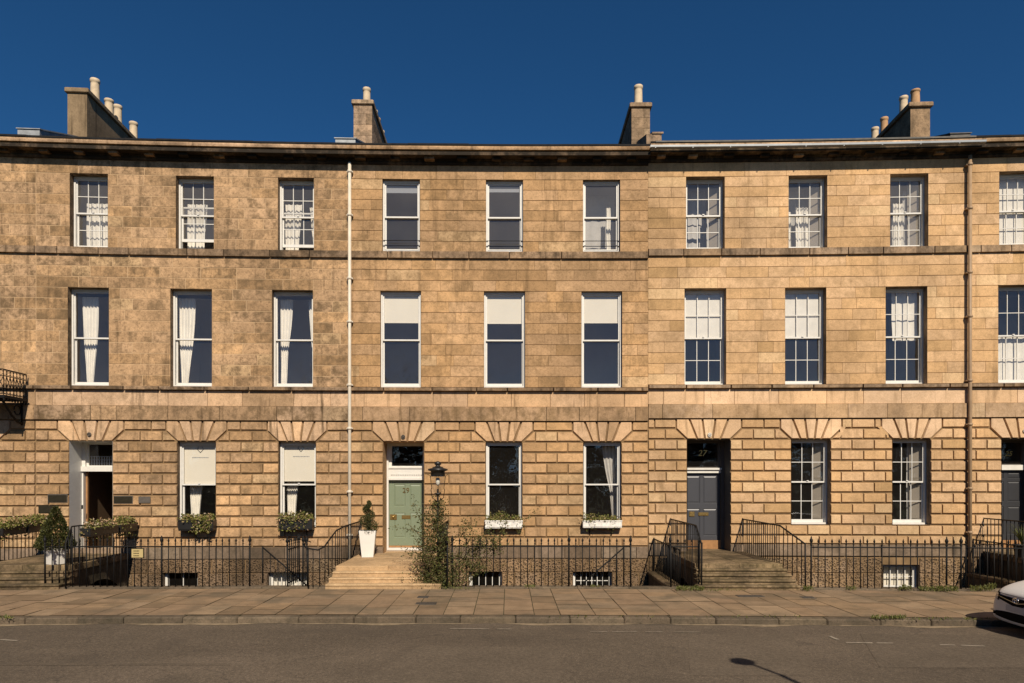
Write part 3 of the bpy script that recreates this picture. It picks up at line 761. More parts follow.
def on_door(h, px, py, wpx, hpx, n, mat, name):
    u, z = P(px, py, n); s = 33.0; q = MB(); q.bev(u - wpx / s / 2, u + wpx / s / 2, n, n + .02, z - hpx / s / 2, z + hpx / s / 2, .006)
    q.bev(u - wpx / s / 2 + .03, u + wpx / s / 2 - .03, n + .02, n + .026, z - hpx / s / 2 + .03, z + hpx / s / 2 - .03, .003); return q.build(name, M[mat], h)
on_door(dr, 393.5, 517, 7, 5.5, ND, 'brass', 'lock_plate'); on_door(dr, 406.2, 517, 9, 3.6, ND, 'brass', 'letterbox')
u, z = P(393.5, 517, ND); q = MB(); q.lathe(B(u, ND + .05, z - .03), [(.02, 0), (.035, .02), (.035, .05), (.02, .07)], 10); q.build('handle', M['brass'], dr)
text_obj('29', .22, M['brass'], dr, B(P(406, 490.5, ND)[0], ND + .008, P(406, 490.5, ND)[1]))
# grey door
u0, u1 = U(687), U(730); zt = ZGH + .08; zd1 = Z(705, 473, ND); zf0 = Z(705, 468, ND); zt2 = zt
q = MB(); q.box(u0, u0 + .05, ND - .1, ND + .1, z27, zt2); q.box(u1 - .10, u1, ND - .1, ND + .1, z27, zt2); q.build('door_surround', M['reveal_grey'], house_c)
q = MB(); q.box(u0 + .05, u1 - .10, ND - .1, ND + .09, zd1, zf0 - .06); q.box(u0 + .03, u1 - .08, ND - .1, ND + .14, zf0 - .059, zf0); q.build('transom', M['dullwhite'], house_c)
fanlight(house_c, u0 + .05, u1 - .10, zf0 + .001, zt2, ND + .04, 'reveal_grey', '27', .08); dark_lobby(house_c, u0, u1, z27, zt2)
q = MB(); zs = Z(705, 540, ND); panelled(q, u0 + .055, u1 - .105, zs, zd1 - .005, ND, [(.08, .46, .55, .96), (.54, .92, .55, .96), (.08, .46, .06, .47), (.54, .92, .06, .47)]); dr = q.build('front_door', M['slategrey'], house_c)
q = MB(); q.box(u0 + .05, u1 - .10, ND - .1, ND + .05, z27 + .0, zs - .004); q.build('threshold', M['wood'], house_c)
on_door(dr, 691.8, 514, 5.5, 5, ND, 'brass', 'lock_plate'); on_door(dr, 703.3, 514, 10.5, 3.4, ND, 'brass', 'letterbox')
# charcoal door
u0, u1 = U(1001), U(1044); zd1 = Z(1020, 470, ND); zf0 = Z(1020, 465, ND)
q = MB(); q.box(u0, u0 + .05, ND - .1, ND + .1, z25, zt); q.box(u1 - .10, u1, ND - .1, ND + .1, z25, zt); q.build('door_surround', M['reveal_grey'], house_d)
q = MB(); q.box(u0 + .05, u1 - .10, ND - .1, ND + .10, zd1, zf0); q.build('transom', M['dullwhite'], house_d)
fanlight(house_d, u0 + .05, u1 - .10, zf0 + .001, zt, ND + .04, 'reveal_grey', None, .08); dark_lobby(house_d, u0, u1, z25, zt)
text_obj('25', .22, M['gilt'], house_d, B(P(1007.5, 454, ND)[0], ND + .03, P(1007.5, 454, ND)[1]), 'number', .3)
q = MB(); zs = Z(1020, 540, ND); panelled(q, u0 + .055, u1 - .105, zs, zd1 - .005, ND, EIGHT); q.build('front_door', M['charcoal'], house_d)
q = MB(); q.box(u0 + .05, u1 - .10, ND - .1, ND + .05, z25, zs - .004); q.build('threshold', M['wood'], house_d)
# open door with the white porch
u0, u1 = U(70), U(113); zt = ZGH; zf0 = Z(97, 466.5, ND); zd1 = Z(97, 471.5, ND)
q = MB(); q.box(u0, u0 + .10, ND - .1, ND + .1, zd1, zt); q.box(u1 - .05, u1, ND - .1, ND + .1, z31, zt); q.box(u0 - .02, u1 - .05, ND - .1, ND + .16, zd1, zf0); q.box(u0, u0 + .04, ND - .1, ND + .1, z31, zd1); q.build('door_surround', M['white'], house_a)
fl = fanlight(house_a, u0 + .10, u1 - .05, zf0 + .001, zt, ND + .02, 'white', None, .06)
q = MB(); k = u0 + .2
while k < u1 - .1: q.box(k, k + .03, ND - .045, ND - .04, zf0 + .05, zf0 + .32); k += .075
for z in (.10, .20, .30): q.box(u0 + .17, u1 - .12, ND - .046, ND - .041, zf0 + z, zf0 + z + .015)
q.build('leaded_panel', M['blindgrey'], fl)
dark_lobby(house_a, u0, u1, z31, zt)
q = MB(); q.box(u1 - .30, u1 - .06, ND - .9, ND + .02, z31 + .02, zd1 - .01); q.box(u0 + .05, u0 + .10, ND - .1, ND - .02, z31, zd1); q.build('front_door', M['wood'], house_a)
q = MB(); xi = u0 + .62; q.box(xi, xi + .75, -1.7, -1.64, z31, zd1); q.build('inner_door', M['black'], house_a)
u, z = P(82, 507, -.4); q = MB(); q.box(u - .0, u + .02, -.42, -.36, z - .06, z + .06); q.build('bell_push', M['black'], house_a)
# small emblem and faint line printed on the two porch-side blinds
for px, py in ((200.5, 449), (301, 448)):
    u, z = P(px, py, -.24); q = MB(); n = -.232
    for s in (-1, 1): q.tube([B(u, n, z - .11), B(u + s * .09, n, z - .01), B(u + s * .05, n, z + .07)], .009, 4)
    k = -.24
    while k < .24: w_ = rnd.uniform(.015, .035); q.box(u + k, u + k + w_, n - .003, n, z - .27, z - .245); k += w_ + .012
    q.build('blind_emblem', M['blindgrey'], house_a)
# iron balcony of the left neighbour
bu = U(29); q = MB(); q.box(U(-60), bu + .05, .14, 1.15, 4.98, 5.06)
zz0, zz1 = 5.06, 5.78
bal = q.build('balcony', M['iron'], house_e)
def lattice(name, pts0, pts1):
    """cast panel between two corner points: rails, bars and diagonal scrolls"""
    q = MB(); A, C = Vector(pts0), Vector(pts1); n = max(3, int((C - A).length / .13))
    at = lambda t, z: Vector((A.x + (C.x - A.x) * t, A.y + (C.y - A.y) * t, z))
    for z in (zz0 + .04, zz0 + .2, zz1 - .18, zz1): q.tube([at(0, z), at(1, z)], .018 if z in (zz0, zz1) else .012, 5)
    for i in range(n + 1):
        q.tube([at(i / n, zz0), at(i / n, zz1)], .011, 5)
        if i < n:
            a, b = i / n, (i + 1) / n
            q.tube([at(a, zz0 + .2), at(b, zz1 - .18)], .010, 4); q.tube([at(b, zz0 + .2), at(a, zz1 - .18)], .010, 4)
            cc = (a + b) / 2; r = .5 / n
            for zc in (zz0 + .12, zz1 - .09): q.tube([at(cc + r * math.cos(t), zc + .07 * math.sin(t)) for t in [k * .785 for k in range(9)]], .008, 4)
    q.build(name, M['iron'], bal)
lattice('railing_panel', B(bu, .12, 0), B(bu, 1.12, 0)); lattice('railing_panel', B(U(-60), 1.12, 0), B(bu, 1.12, 0))
for px in (24, -22, -56):
    u = U(px); q = MB()
    q.tube([B(u, .10, 4.35), B(u, .30, 4.38), B(u, .55, 4.55), B(u, .9, 4.9), B(u, 1.05, 4.97)], .035, 6); q.tube([B(u, .10, 4.3), B(u, .10, 4.97)], .03, 6)
    q.tube([B(u, .30 + .14 * math.cos(t), 4.72 + .14 * math.sin(t)) for t in [k * .6 for k in range(11)]], .02, 5)
    q.build('bracket', M['iron'], bal)
q = MB()
for k in range(9): q.tube([B(bu + .02, .15 + k * .12, 4.98), B(bu + .02, .15 + k * .12 + .03, 4.90)], .022, 5)
q.build('fringe', M['iron'], bal)
# ------------------------------------------------------------------ ground, road, pavement, sunken areas
def asphalt():
    t = NT('road_asphalt'); p = t.pos()
    c = t.ramp(t.noise(p, .35, 5, .6), [(.3, (.094, .072, .050)), (.5, (.115, .088, .061)), (.7, (.134, .102, .072))])
    wear = t.ramp(t.noise(t.pos((.12, .7, 1)), 1.0, 5, .6), [(.35, .86), (.65, 1.1)])
    c = t.mix(c, wear, 1.0, 'MULTIPLY')
    v = t.n('ShaderNodeTexVoronoi'); v.inputs['Scale'].default_value = 70; t.l(p, v.inputs['Vector'])
    chip = t.ramp(v.outputs['Color'], [(.0, .6), (.7, .98), (.9, 1.25), (1, 2.1)])
    c = t.mix(c, chip, .9, 'MULTIPLY')
    lg = t.ramp(t.noise(p, 20, 5, .85), [(.3, .56), (.7, 1.40)])
    c = t.mix(c, lg, 1.0, 'MULTIPLY')
    stn = t.ramp(t.noise(p, .9, 3, .5), [(.58, 0), (.72, .45)]); c = t.mix(c, (.06, .047, .034), stn)
    w = t.n('ShaderNodeTexVoronoi', feature='DISTANCE_TO_EDGE'); w.inputs['Scale'].default_value = .23; w.inputs['Randomness'].default_value = 1
    ww = t.n('ShaderNodeVectorMath', operation='ADD'); nz = t.n('ShaderNodeTexNoise'); nz.inputs['Scale'].default_value = 1.5; nz.inputs['Detail'].default_value = 6; t.l(p, nz.inputs['Vector'])
    t.l(p, ww.inputs[0]); t.l(nz.outputs['Color'], ww.inputs[1]); t.l(ww.outputs[0], w.inputs['Vector'])
    ck = t.ramp(w.outputs['Distance'], [(.0, .5), (.004, 0)]); c = t.mix(c, (.03, .025, .02), ck)
    t.bump(t.math('ADD', v.outputs['Distance'], t.noise(p, 120, 3)), .5, .006)
    return t.done(c, .88, 0, .25)
def asphalt_patch(name, k):
    t = NT(name); p = t.pos()
    c = t.ramp(t.noise(p, 1.1, 5, .65), [(.3, tuple(x * k * .85 for x in (.121, .094, .066))), (.7, tuple(x * k for x in (.132, .102, .072)))])
    c = t.mix(c, t.ramp(t.noise(p, 20, 5, .85), [(.3, .56), (.7, 1.40)]), 1.0, 'MULTIPLY')
    v = t.n('ShaderNodeTexVoronoi'); v.inputs['Scale'].default_value = 90; t.l(p, v.inputs['Vector'])
    c = t.mix(c, t.ramp(v.outputs['Color'], [(.0, .72), (.8, 1.0), (.95, 1.5)]), .8, 'MULTIPLY')
    t.bump(v.outputs['Distance'], .4, .005); return t.done(c, .9, 0, .2)
M['road'] = asphalt(); M['patch_pale'] = asphalt_patch('road_patch_pale', 1.0); M['patch_dark'] = asphalt_patch('road_patch_dark', .92)
def flag_mat():
    t = NT('paving_flags'); p = t.pos(); r = t.island()
    c = t.ramp(r, [(.05, (.19, .13, .075)), (.25, (.245, .165, .098)), (.45, (.265, .178, .10)), (.6, (.22, .155, .095)), (.8, (.285, .20, .12)), (.95, (.25, .17, .10))])
    c = t.mix(c, t.ramp(t.noise(p, 2.2, 6, .65), [(.3, .72), (.7, 1.12)]), 1.0, 'MULTIPLY')
    c = t.mix(c, (.09, .075, .05), t.math('MULTIPLY', t.ramp(t.noise(p, .8, 4, .6), [(.50, 0), (.64, 1)]), .55))
    gv = t.n('ShaderNodeTexVoronoi'); gv.inputs['Scale'].default_value = 3.1; t.l(p, gv.inputs['Vector'])
    c = t.mix(c, (.06, .048, .035), t.math('MULTIPLY', t.ramp(gv.outputs['Distance'], [(.05, 1), (.09, 0)]), .5))      # trodden gum and drips
    c = t.mix(c, t.ramp(t.noise(p, 45, 3, .7), [(.3, .85), (.7, 1.1)]), 1.0, 'MULTIPLY')
    t.bump(t.noise(p, 30, 5, .7), .35, .008); return t.done(c, .85, 0, .25)
M['flags'] = flag_mat()
M['kerb'] = stone('kerb_stone', [(.15, .112, .075), (.18, .135, .09), (.125, .095, .065), (.16, .12, .078)], (.05, .045, .03), .6, .3, .25, .6)
M['joint'] = plain('paving_joint', (.06, .055, .03), .95, 0, .1, .4, 3)
M['dust'] = plain('gutter_grit', (.25, .19, .12), .95, 0, .1, .4, 6, .4, 60)
M['paint'] = plain('worn_road_paint', (.29, .245, .185), .8, 0, .2, .45, 12)
M['cover'] = plain('cast_iron_cover', (.07, .06, .05), .7, .2, .3, .3, 12, .3, 50)
M['lawn'] = plain('garden_grass', (.035, .05, .014), .95, 0, .1, .4, 1.5, .5, 25)
UL, UR = U(-190), U(1290)
ZR = -.12
mb = MB()
XL, XR = B(UL, 0, 0).x, B(UR, 0, 0).x
for x0, x1, y0, y1 in ((-900, 900, -900, 15.8), (-900, XL, 15.8, 900), (XR, 900, 15.8, 900), (XL, XR, 31.9, 900)):
    mb.face([(x0, y0, -.16), (x1, y0, -.16), (x1, y1, -.16), (x0, y1, -.16)])
tag(mb.build('ground', M['lawn']), kind='structure')
def strip(mb, na, nb, za, zb, m=0, u0=UL, u1=UR, step=1.0):
    k = int((u1 - u0) / step) + 1
    mb.grid([[B(u0 + (u1 - u0) * i / k, na(u0 + (u1 - u0) * i / k), za), B(u0 + (u1 - u0) * i / k, nb(u0 + (u1 - u0) * i / k), zb)] for i in range(k + 1)], m)
mb = MB(); strip(mb, lambda u: NK(u) - .05, lambda u: 16.6, ZR, ZR); tag(mb.build('road', M['road']), kind='structure')
mb = MB(); strip(mb, lambda u: 16.55, lambda u: 16.75, ZR - .05, .0); strip(mb, lambda u: 16.55, lambda u: 16.58, -.2, 0); strip(mb, lambda u: 16.58, lambda u: 20.0, 0, 0)
tag(mb.build('far_pavement', M['flags']), kind='structure')
# road repairs and gutter
def sheet(name, pts, z, mat):
    q = MB(); q.face([(x, y, z) for x, y in pts]); return tag(q.build(name, M[mat]), kind='structure')
def G(px, py, z=ZR):
    Y = F * (HC - z) / (py - HY); return ((px - CX) / F * Y, Y)
sheet('road_patch', [G(688, 634), G(792, 634), G(812, 676), G(690, 676)], ZR + .004, 'patch_pale')
sheet('road_patch', [G(860, 634), G(1300, 636), G(1450, 668), G(880, 668)], ZR + .004, 'patch_dark')
sheet('road_patch', [G(420, 646), G(560, 648), G(560, 700), G(330, 700)], ZR + .004, 'patch_pale')
sheet('road_patch', [G(230, 663.5), G(-400, 663.5), G(-400, 665.5), G(230, 665.5)], ZR + .004, 'patch_dark')
mb = MB(); strip(mb, lambda u: NK(u) + .01, lambda u: NK(u) + .10 + .07 * math.sin(u * 1.7) + .05 * math.sin(u * 4.1), ZR + .005, ZR + .005, step=.25)
tag(mb.build('gutter_grit', M['dust']), kind='structure')
mb = MB()
def mark(p0, p1, w):
    a, b = Vector(G(*p0)), Vector(G(*p1)); d = (b - a).normalized(); n = Vector((-d.y, d.x)) * w / 2
    x = 0; Ltot = (b - a).length
    while x < Ltot:                               # paint worn into fragments
        e = min(Ltot, x + rnd.uniform(.15, .5)); j = [rnd.uniform(.6, 1.05) for _ in range(4)]
        mb.face([(*(a + d * x - n * j[0]), ZR + .009), (*(a + d * e - n * j[1]), ZR + .009), (*(a + d * e + n * j[2]), ZR + .009), (*(a + d * x + n * j[3]), ZR + .009)])
        x = e + (rnd.uniform(.03, .25) if rnd.random() < .6 else 0)
mark((829, 636.5), (846, 643), .08); mark((846, 643), (893, 643.5), .06); mark((940, 645), (985, 646.5), .06); mark((590, 632), (700, 632.5), .035); mark((450, 629), (512, 629.5), .05); mark((0, 640), (18, 641), .07)
tag(mb.build('road_marking', M['paint']), kind='structure')
# kerb stones
mb = MB(); u = UL
while u < UR:
    L = rnd.uniform(.85, 1.25); e = rnd.uniform(-.012, .006); c = rnd.uniform(.03, .05)
    f = lambda uu, n, z: B(uu, NK(uu) + n, z)
    mb.bev(u + .004, u + L - .004, -.25, e, -.3, .0 + rnd.uniform(-.008, .005), .022, 0, f)
    u += L
tag(mb.build('kerb', M['kerb']), kind='structure')
# flags
mb = MB()
strip(mb, lambda u: NR(u) - .28, lambda u: NK(u) - .2, -.014, -.014, 1)
u = UL; i = 0
while u < UR:
    Wd = rnd.choice((.52, .62, .70, .84)); n = .02 + rnd.uniform(0, .5); first = True
    sk = lambda uu, t: uu + .22 * t * max(0, uu) / 8       # the courses splay towards the right
    na = 0.0
    tot = lambda uu: NK(uu) - .255 - NR(uu)
    while na < 1:
        nb = na + rnd.uniform(.14, .28)
        if nb > .86: nb = 1.0
        h = rnd.uniform(-.005, .004); g = .008
        c = [(sk(u, na) + g, na), (sk(u + Wd, na) - g, na), (sk(u + Wd, nb) - g, nb), (sk(u, nb) + g, nb)]
        gq = g / 3.3
        pts = [B(uu, NR(uu) + .02 + (tot(uu) - .02) * (t + (gq if k < 2 else -gq)), h) for k, (uu, t) in enumerate(c)]
        mb.face(pts, 0); na = nb
    u += Wd
tag(mb.build('pavement', [M['flags'], M['joint']]), kind='structure')
q = MB()
for px, py, w in ((426, 603.5, .45), (750, 596, .6), (808, 597.5, .3), (423, 597, .25)):
    x, y = G(px, py, 0); q.bev(x - w / 2, x + w / 2, y - .13, y + .13, -.02, .006, .004, 0, lambda a, b, z: Vector((a, b, z)))
tag(q.build('service_cover', M['cover']), kind='structure')
# sunken areas
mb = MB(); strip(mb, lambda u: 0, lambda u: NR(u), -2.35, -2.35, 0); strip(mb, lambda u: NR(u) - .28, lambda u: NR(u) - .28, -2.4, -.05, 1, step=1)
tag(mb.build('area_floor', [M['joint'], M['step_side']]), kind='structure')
mb = MB(); u = UL
while u < UR:
    L = rnd.uniform(1.1, 1.6); f = lambda uu, n, z: B(uu, NR(uu) + n, z)
    mb.bev(u + .003, u + L - .003, -.30, .012, -.22, .035 + rnd.uniform(-.006, .006), .012, 0, f); u += L
tag(mb.build('area_kerb', M['kerb']), kind='structure')

# ------------------------------------------------------------------ entrance steps
def steps(label, ul, ur, zl, nl, nsteps, mat, side=True, nos=.03):
    h = thing('entrance_steps', B((ul + ur) / 2, 2, 0), label, 'steps', 'stone entrance steps of the terrace')
    q = MB(); k = 3
    for i in range(k):
        for j in range(2):
            a, b = ul + (ur - ul) * j / 2, ul + (ur - ul) * (j + 1) / 2
            q.bev(a + .002, b - .002, nl * i / k + .10 + .002, nl * (i + 1) / k + .10 - .002 if i < k - 1 else nl, zl - .17, zl + rnd.uniform(-.003, .003), .012)
    q.box(ul + .03, ur - .03, -.74, .10, zl - .15, zl - .004)
    q.build('landing', M[mat], h)
    ne = (NR((ul + ur) / 2) + .12) - nl; tr = ne / (nsteps - 1) if nsteps > 1 else ne
    for i in range(1, nsteps):
        z1 = zl - zl * i / nsteps; q = MB(); sp = .03 * i
        q.bev(ul - sp, ur + sp, nl - .05 + tr * (i - 1) - .25, nl + tr * i, z1 - .055, z1 + rnd.uniform(-.004, .004), .016); q.box(ul - sp + .01, ur + sp - .01, nl + tr * (i - 1) - .25, nl + tr * i - nos, z1 - zl / nsteps - .06, z1 - .056)
        q.build('step', M[mat], h)
    if side:
        for x0, x1 in ((ul + .05, ul + .4), (ur - .4, ur - .05)):
            q = MB(); R_ = 20; N = nl + ne - .4
            def arch(n):
                c, r = N * .47, N * .40
                t = abs(n - c) / r
                return -2.4 if t >= 1 else -1.15 + 1.1 * math.sqrt(max(0, 1 - t * t))
            for i in range(R_ * 2):
                na, nb = N * i / (R_ * 2), N * (i + 1) / (R_ * 2); top = lambda n: zl - .17 if n < nl - .05 else max(-.1, (zl - .2) * (1 - (n - nl) / ne) - .1)
                for x, fl in ((x0, 0), (x1, 1)):
                    q.face([B(x, na, arch(na)), B(x, nb, arch(nb)), B(x, nb, top(nb)), B(x, na, top(na))])
                q.face([B(x0, na, arch(na)), B(x1, na, arch(na)), B(x1, nb, arch(nb)), B(x0, nb, arch(nb))])
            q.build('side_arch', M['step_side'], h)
    return h
S31 = (U(46), U(131)); S29 = (U(360), U(450)); S27 = (U(668), U(744)); S25 = (U(981), U(1063))
steps('worn stone steps up to the open white porch, with planters on both rails', *S31, z31, 3.0, 4, 'step_old')
steps('clean golden stone steps up to the sage green door', *S29, z29, 3.15, 4, 'step_gold', nos=.006)
steps('mossy grey stone steps up to the slate grey door', *S27, z27, 3.25, 5, 'step_old')
steps('stone steps behind the parked car, up to the charcoal door', *S25, z25, 3.25, 5, 'step_old')
def dividing(px, label):
    u = U(px) + .15; h = thing('area_wall', B(u, 2, -1), label, 'wall', 'low walls between the sunken areas')
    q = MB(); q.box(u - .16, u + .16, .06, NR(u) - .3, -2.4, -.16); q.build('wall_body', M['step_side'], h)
    q = MB(); n = .08
    while n < NR(u) - .5:
        q.bev(u - .2, u + .2, n, min(n + .9, NR(u) - .31), -.159, -.06, .015); n += .905
    q.build('coping', M['step_old'], h)
dividing(648, 'low soot-dark wall beside the mossy steps, closing the sunken area'); dividing(966, 'low soot-dark wall at the foot of the brown downpipe')
def area_steps(u0, d, label):
    h = thing('area_steps', B(u0, 3, 0), label, 'steps', 'stairs down into the sunken areas')
    for i in range(10):
        q = MB(); a = u0 + d * .25 * i; b = a + d * .29; z = -.14 - .22 * i
        n1 = NR(u0) - .34; q.bev(min(a, b), max(a, b), n1 - .85, n1, z - .15, z, .012); q.build('step', M['step_side'], h)
area_steps(U(251, 3.6), 1, 'steep stone stair sinking behind the railings below the black flower boxes')
area_steps(U(631, 3.85), -1, 'steep stone stair sinking beside the white-barred basement window')

# ------------------------------------------------------------------ railings
_bars = {}
def bar_mesh(kind):
    if kind in _bars: return _bars[kind]
    q = MB()
    if kind == 'plain': q.tube([(0, 0, 0), (0, 0, 1)], .0115, 6)
    elif kind == 'spear':
        q.tube([(0, 0, 0), (0, 0, 1.13)], .0125, 6)
        q.lathe((0, 0, 0), [(.013, 1.06), (.024, 1.075), (.013, 1.09), (.012, 1.115), (.022, 1.14), (.024, 1.155), (.012, 1.195), (.003, 1.225)], 8)
    elif kind == 'newel':
        q.tube([(0, 0, 0), (0, 0, 1.13)], .021, 8)
        q.lathe((0, 0, 0), [(.022, 1.05), (.034, 1.065), (.022, 1.085), (.018, 1.11), (.036, 1.14), (.042, 1.17), (.034, 1.205), (.014, 1.235), (.018, 1.255), (.004, 1.285)], 10)
    else: q.tube([(0, 0, 0), (0, 0, 1)], .02, 8)
    o = q.build('baluster', M['iron']); me = o.data; bpy.data.objects.remove(o)
    _bars[kind] = me; return me
def put_bar(kind, name, h, p, sc=1.0, tilt=0.0):
    o = link(name, bar_mesh(kind), h, Vector(p)); o.scale.z = sc
    o.rotation_euler = (rnd.gauss(0, .004), rnd.gauss(0, .006) + tilt, rnd.uniform(0, 6)); return o
def front_railing(pa, pb, label, newels=(0, 1), sp=.168, newel_every=0):
    ua, ub = U(pa, NR(U(pa))), U(pb, NR(U(pb)))
    ua, ub = U(pa, NR(ua)), U(pb, NR(ub)); f = lambda u: B(u, NR(u) - .12, 0)
    h = thing('area_railing', f((ua + ub) / 2), label, 'railing', 'black iron railings along the pavement edge')
    k = max(2, int(abs(ub - ua) / sp)); q = MB()
    pts = [f(ua + (ub - ua) * i / 12) for i in range(13)]
    sag = [rnd.uniform(-.004, .004) for _ in pts]
    q.tube([p + Vector((0, 0, 1.03 + s)) for p, s in zip(pts, sag)], .017, 6); q.build('rail', M['iron'], h)
    for i in range(k + 1):
        end = (i == 0 and newels[0]) or (i == k and newels[1]) or (newel_every and i % newel_every == 0)
        put_bar('newel' if end else 'spear', 'newel_post' if end else 'baluster', h, f(ua + (ub - ua) * i / k) + Vector((0, 0, .02)))
    return h
def stair_railing(label, pts, sp=.17, ends=(1, 1), scroll=0):
    """pts: (u, n, base z, rail z)"""
    W_ = [(B(u, n, zb), zt) for u, n, zb, zt in pts]
    h = thing('stair_railing', W_[len(W_) // 2][0], label, 'railing', 'black iron railings beside the steps')
    q = MB(); top = [Vector((p.x, p.y, zt)) for p, zt in W_]
    q.tube(top, .02, 6)
    if scroll:
        e = top[-1]; d = (top[-1] - top[-2]).normalized(); d.z = 0
        q.tube([e + d * (.09 * math.sin(t)) + Vector((0, 0, .09 - .09 * math.cos(t))) for t in [k * .5 for k in range(9)]], .014, 5)
    q.build('rail', M['iron'], h)
    carry = 0.0; n = 0
    for (p0, z0), (p1, z1) in zip(W_, W_[1:]):
        L = math.hypot(p1.x - p0.x, p1.y - p0.y); x = carry
        while x < L:
            t = x / L; p = p0.lerp(p1, t); zt = z0 + (z1 - z0) * t
            if n: put_bar('plain', 'baluster', h, p, zt - p.z)
            n += 1; x += sp
        carry = x - L
    if ends[0]: put_bar('post', 'newel_post', h, W_[0][0], W_[0][1] - W_[0][0].z + .03)
    if ends[1]: put_bar('post', 'newel_post', h, W_[-1][0], W_[-1][1] - W_[-1][0].z + .03)
    return h
def stair_pair(ul, ur, zl, nl, lab_l, lab_r, only=None, end=.05):
    for s, u, lab in ((-1, ul, lab_l), (1, ur, lab_r)):
        if lab is None: continue
        e = NR(u) + end; zt = zl + .97
        stair_railing(lab, [(u - s * .06, .03, zl, zt), (u - s * .06, nl - .12, zl, zt), (u + (.24 if s > 0 else -.02), e, .03, 1.12)])
stair_pair(*S31, z31, 3.0, 'iron stair railing at the frame edge carrying two black troughs of plants', 'iron stair railing hung with blooming troughs between the white porch and the yellow sign')
stair_pair(S29[0], S29[1], z29, 3.15, None, 'iron stair railing swallowed by the straggling climber under the lantern')
u = S29[0]; un = U(318, 3.75); ue = U(307.5, 3.9)
stair_railing('iron stair railing sweeping down in a curve beside the white tapered planter', [(u + .04, .03, z29, z29 + .97), (u + .04, 2.2, z29, z29 + .96), (u, 3.05, z29, z29 + .90), (u - .08, 3.3, .33, 1.22), (un + .12, 3.6, .12, 1.02), (un, 3.75, .05, .95), (ue, 3.85, .04, 1.0)], ends=(1, 1), scroll=1)
stair_pair(*S27, z27, 3.25, 'iron stair railing left of the slate grey door, above the low dark wall', 'iron stair railing right of the slate grey door, under the barred sash window')
stair_pair(S25[0], S25[1], z25, 3.25, 'iron stair railing between the brown downpipe and the charcoal door', None)
front_railing(42, 248, 'pavement railing with the small yellow sign on it, below the white porch', (1, 1), newel_every=17)
front_railing(452, 631.5, 'pavement railing in front of the white-barred basement window, tangled in climber at one end', (0, 1), newel_every=17)
front_railing(672, 700, 'short pavement railing at the foot of the low dark wall by the mossy steps', (1, 0))
front_railing(813, 964, 'pavement railing in front of the pale basement window with the drawn blind', (0, 1), newel_every=19)
front_railing(969, 1078, 'pavement railing running behind the parked car past the brown downpipe', (0, 1))
u = U(648) + .15
stair_railing('low railing standing on the dark wall beside the mossy steps', [(u, .1, -.06, .92), (u, NR(u) - .35, -.06, .92)], .19)
u = U(966) + .15
stair_railing('low railing standing on the dark wall by the brown downpipe', [(u, .1, -.06, .92), (u, NR(u) - .35, -.06, .92)], .19)
ua = U(248, 3.6); stair_railing('handrail dropping out of sight down the area stair below the flower boxes', [(ua, NR(ua) - 1.2, -.05, .9), (ua + 1.9, NR(ua) - 1.2, -1.7, -.75)], .2)
ua = U(631, 3.85); stair_railing('handrail dropping out of sight beside the white-barred basement window', [(ua, NR(ua) - 1.2, -.05, .9), (ua - 1.9, NR(ua) - 1.2, -1.7, -.75)], .2)
# gate standing open into the area
ug = U(288, 3.6); h = thing('iron_gate', B(ug, NR(ug) - .1, 0), 'narrow iron gate standing open at the head of the area stair, beside the curved railing', 'gate')
for z in (.12, .95): q = MB(); q.tube([B(ug, NR(ug) - .1, z), B(ug + .03, NR(ug) - 1.0, z)], .018, 6); q.build('gate_rail', M['iron'], h)
for i in range(7): put_bar('newel' if i in (0, 6) else 'spear', 'gate_bar', h, B(ug + .005 * i, NR(ug) - .1 - .15 * i, .03), .97)
h = front_railing(301.5, 306, 'two thick gate posts beside the open iron gate', (1, 1), sp=.12)
# ------------------------------------------------------------------ plants and planters
def N_at(u, px):
    n = 1.0
    for _ in range(30):
        p = B(u, n, 0); e = (CX + F * p.x / p.y) - px
        p2 = B(u, n + .01, 0); dn = ((CX + F * p2.x / p2.y) - (CX + F * p.x / p.y)) / .01
        n -= e / dn
    return n
def clumps(mb, p0, p1, rx, rz, count, size, trail=0.0, m2=None, frac=.12):
    """foliage in uneven tufts between two points, some of it hanging over the edge"""
    p0, p1 = Vector(p0), Vector(p1); K = max(3, int((p1 - p0).length / .16)); tuf = []
    for i in range(K): tuf.append((p0.lerp(p1, (i + rnd.uniform(.2, .8)) / K), rnd.uniform(.6, 1.25), rnd.random() < .5))
    for _ in range(count):
        c, s, hang = rnd.choice(tuf)
        d = Vector((rnd.gauss(0, .5), rnd.gauss(0, .5), min(1.0, abs(rnd.gauss(0, .5))))) 
        p = c + Vector((d.x * rx * s, d.y * rx * s, d.z * rz * s - .02))
        if hang and rnd.random() < trail: p = c + Vector((rnd.gauss(0, .07), -abs(rnd.gauss(.13, .05)), -rnd.uniform(-.04, .34)))
        mb.leaf(p, size * rnd.uniform(.6, 1.3), m2 if (m2 is not None and rnd.random() < frac) else 0, asp=.6)
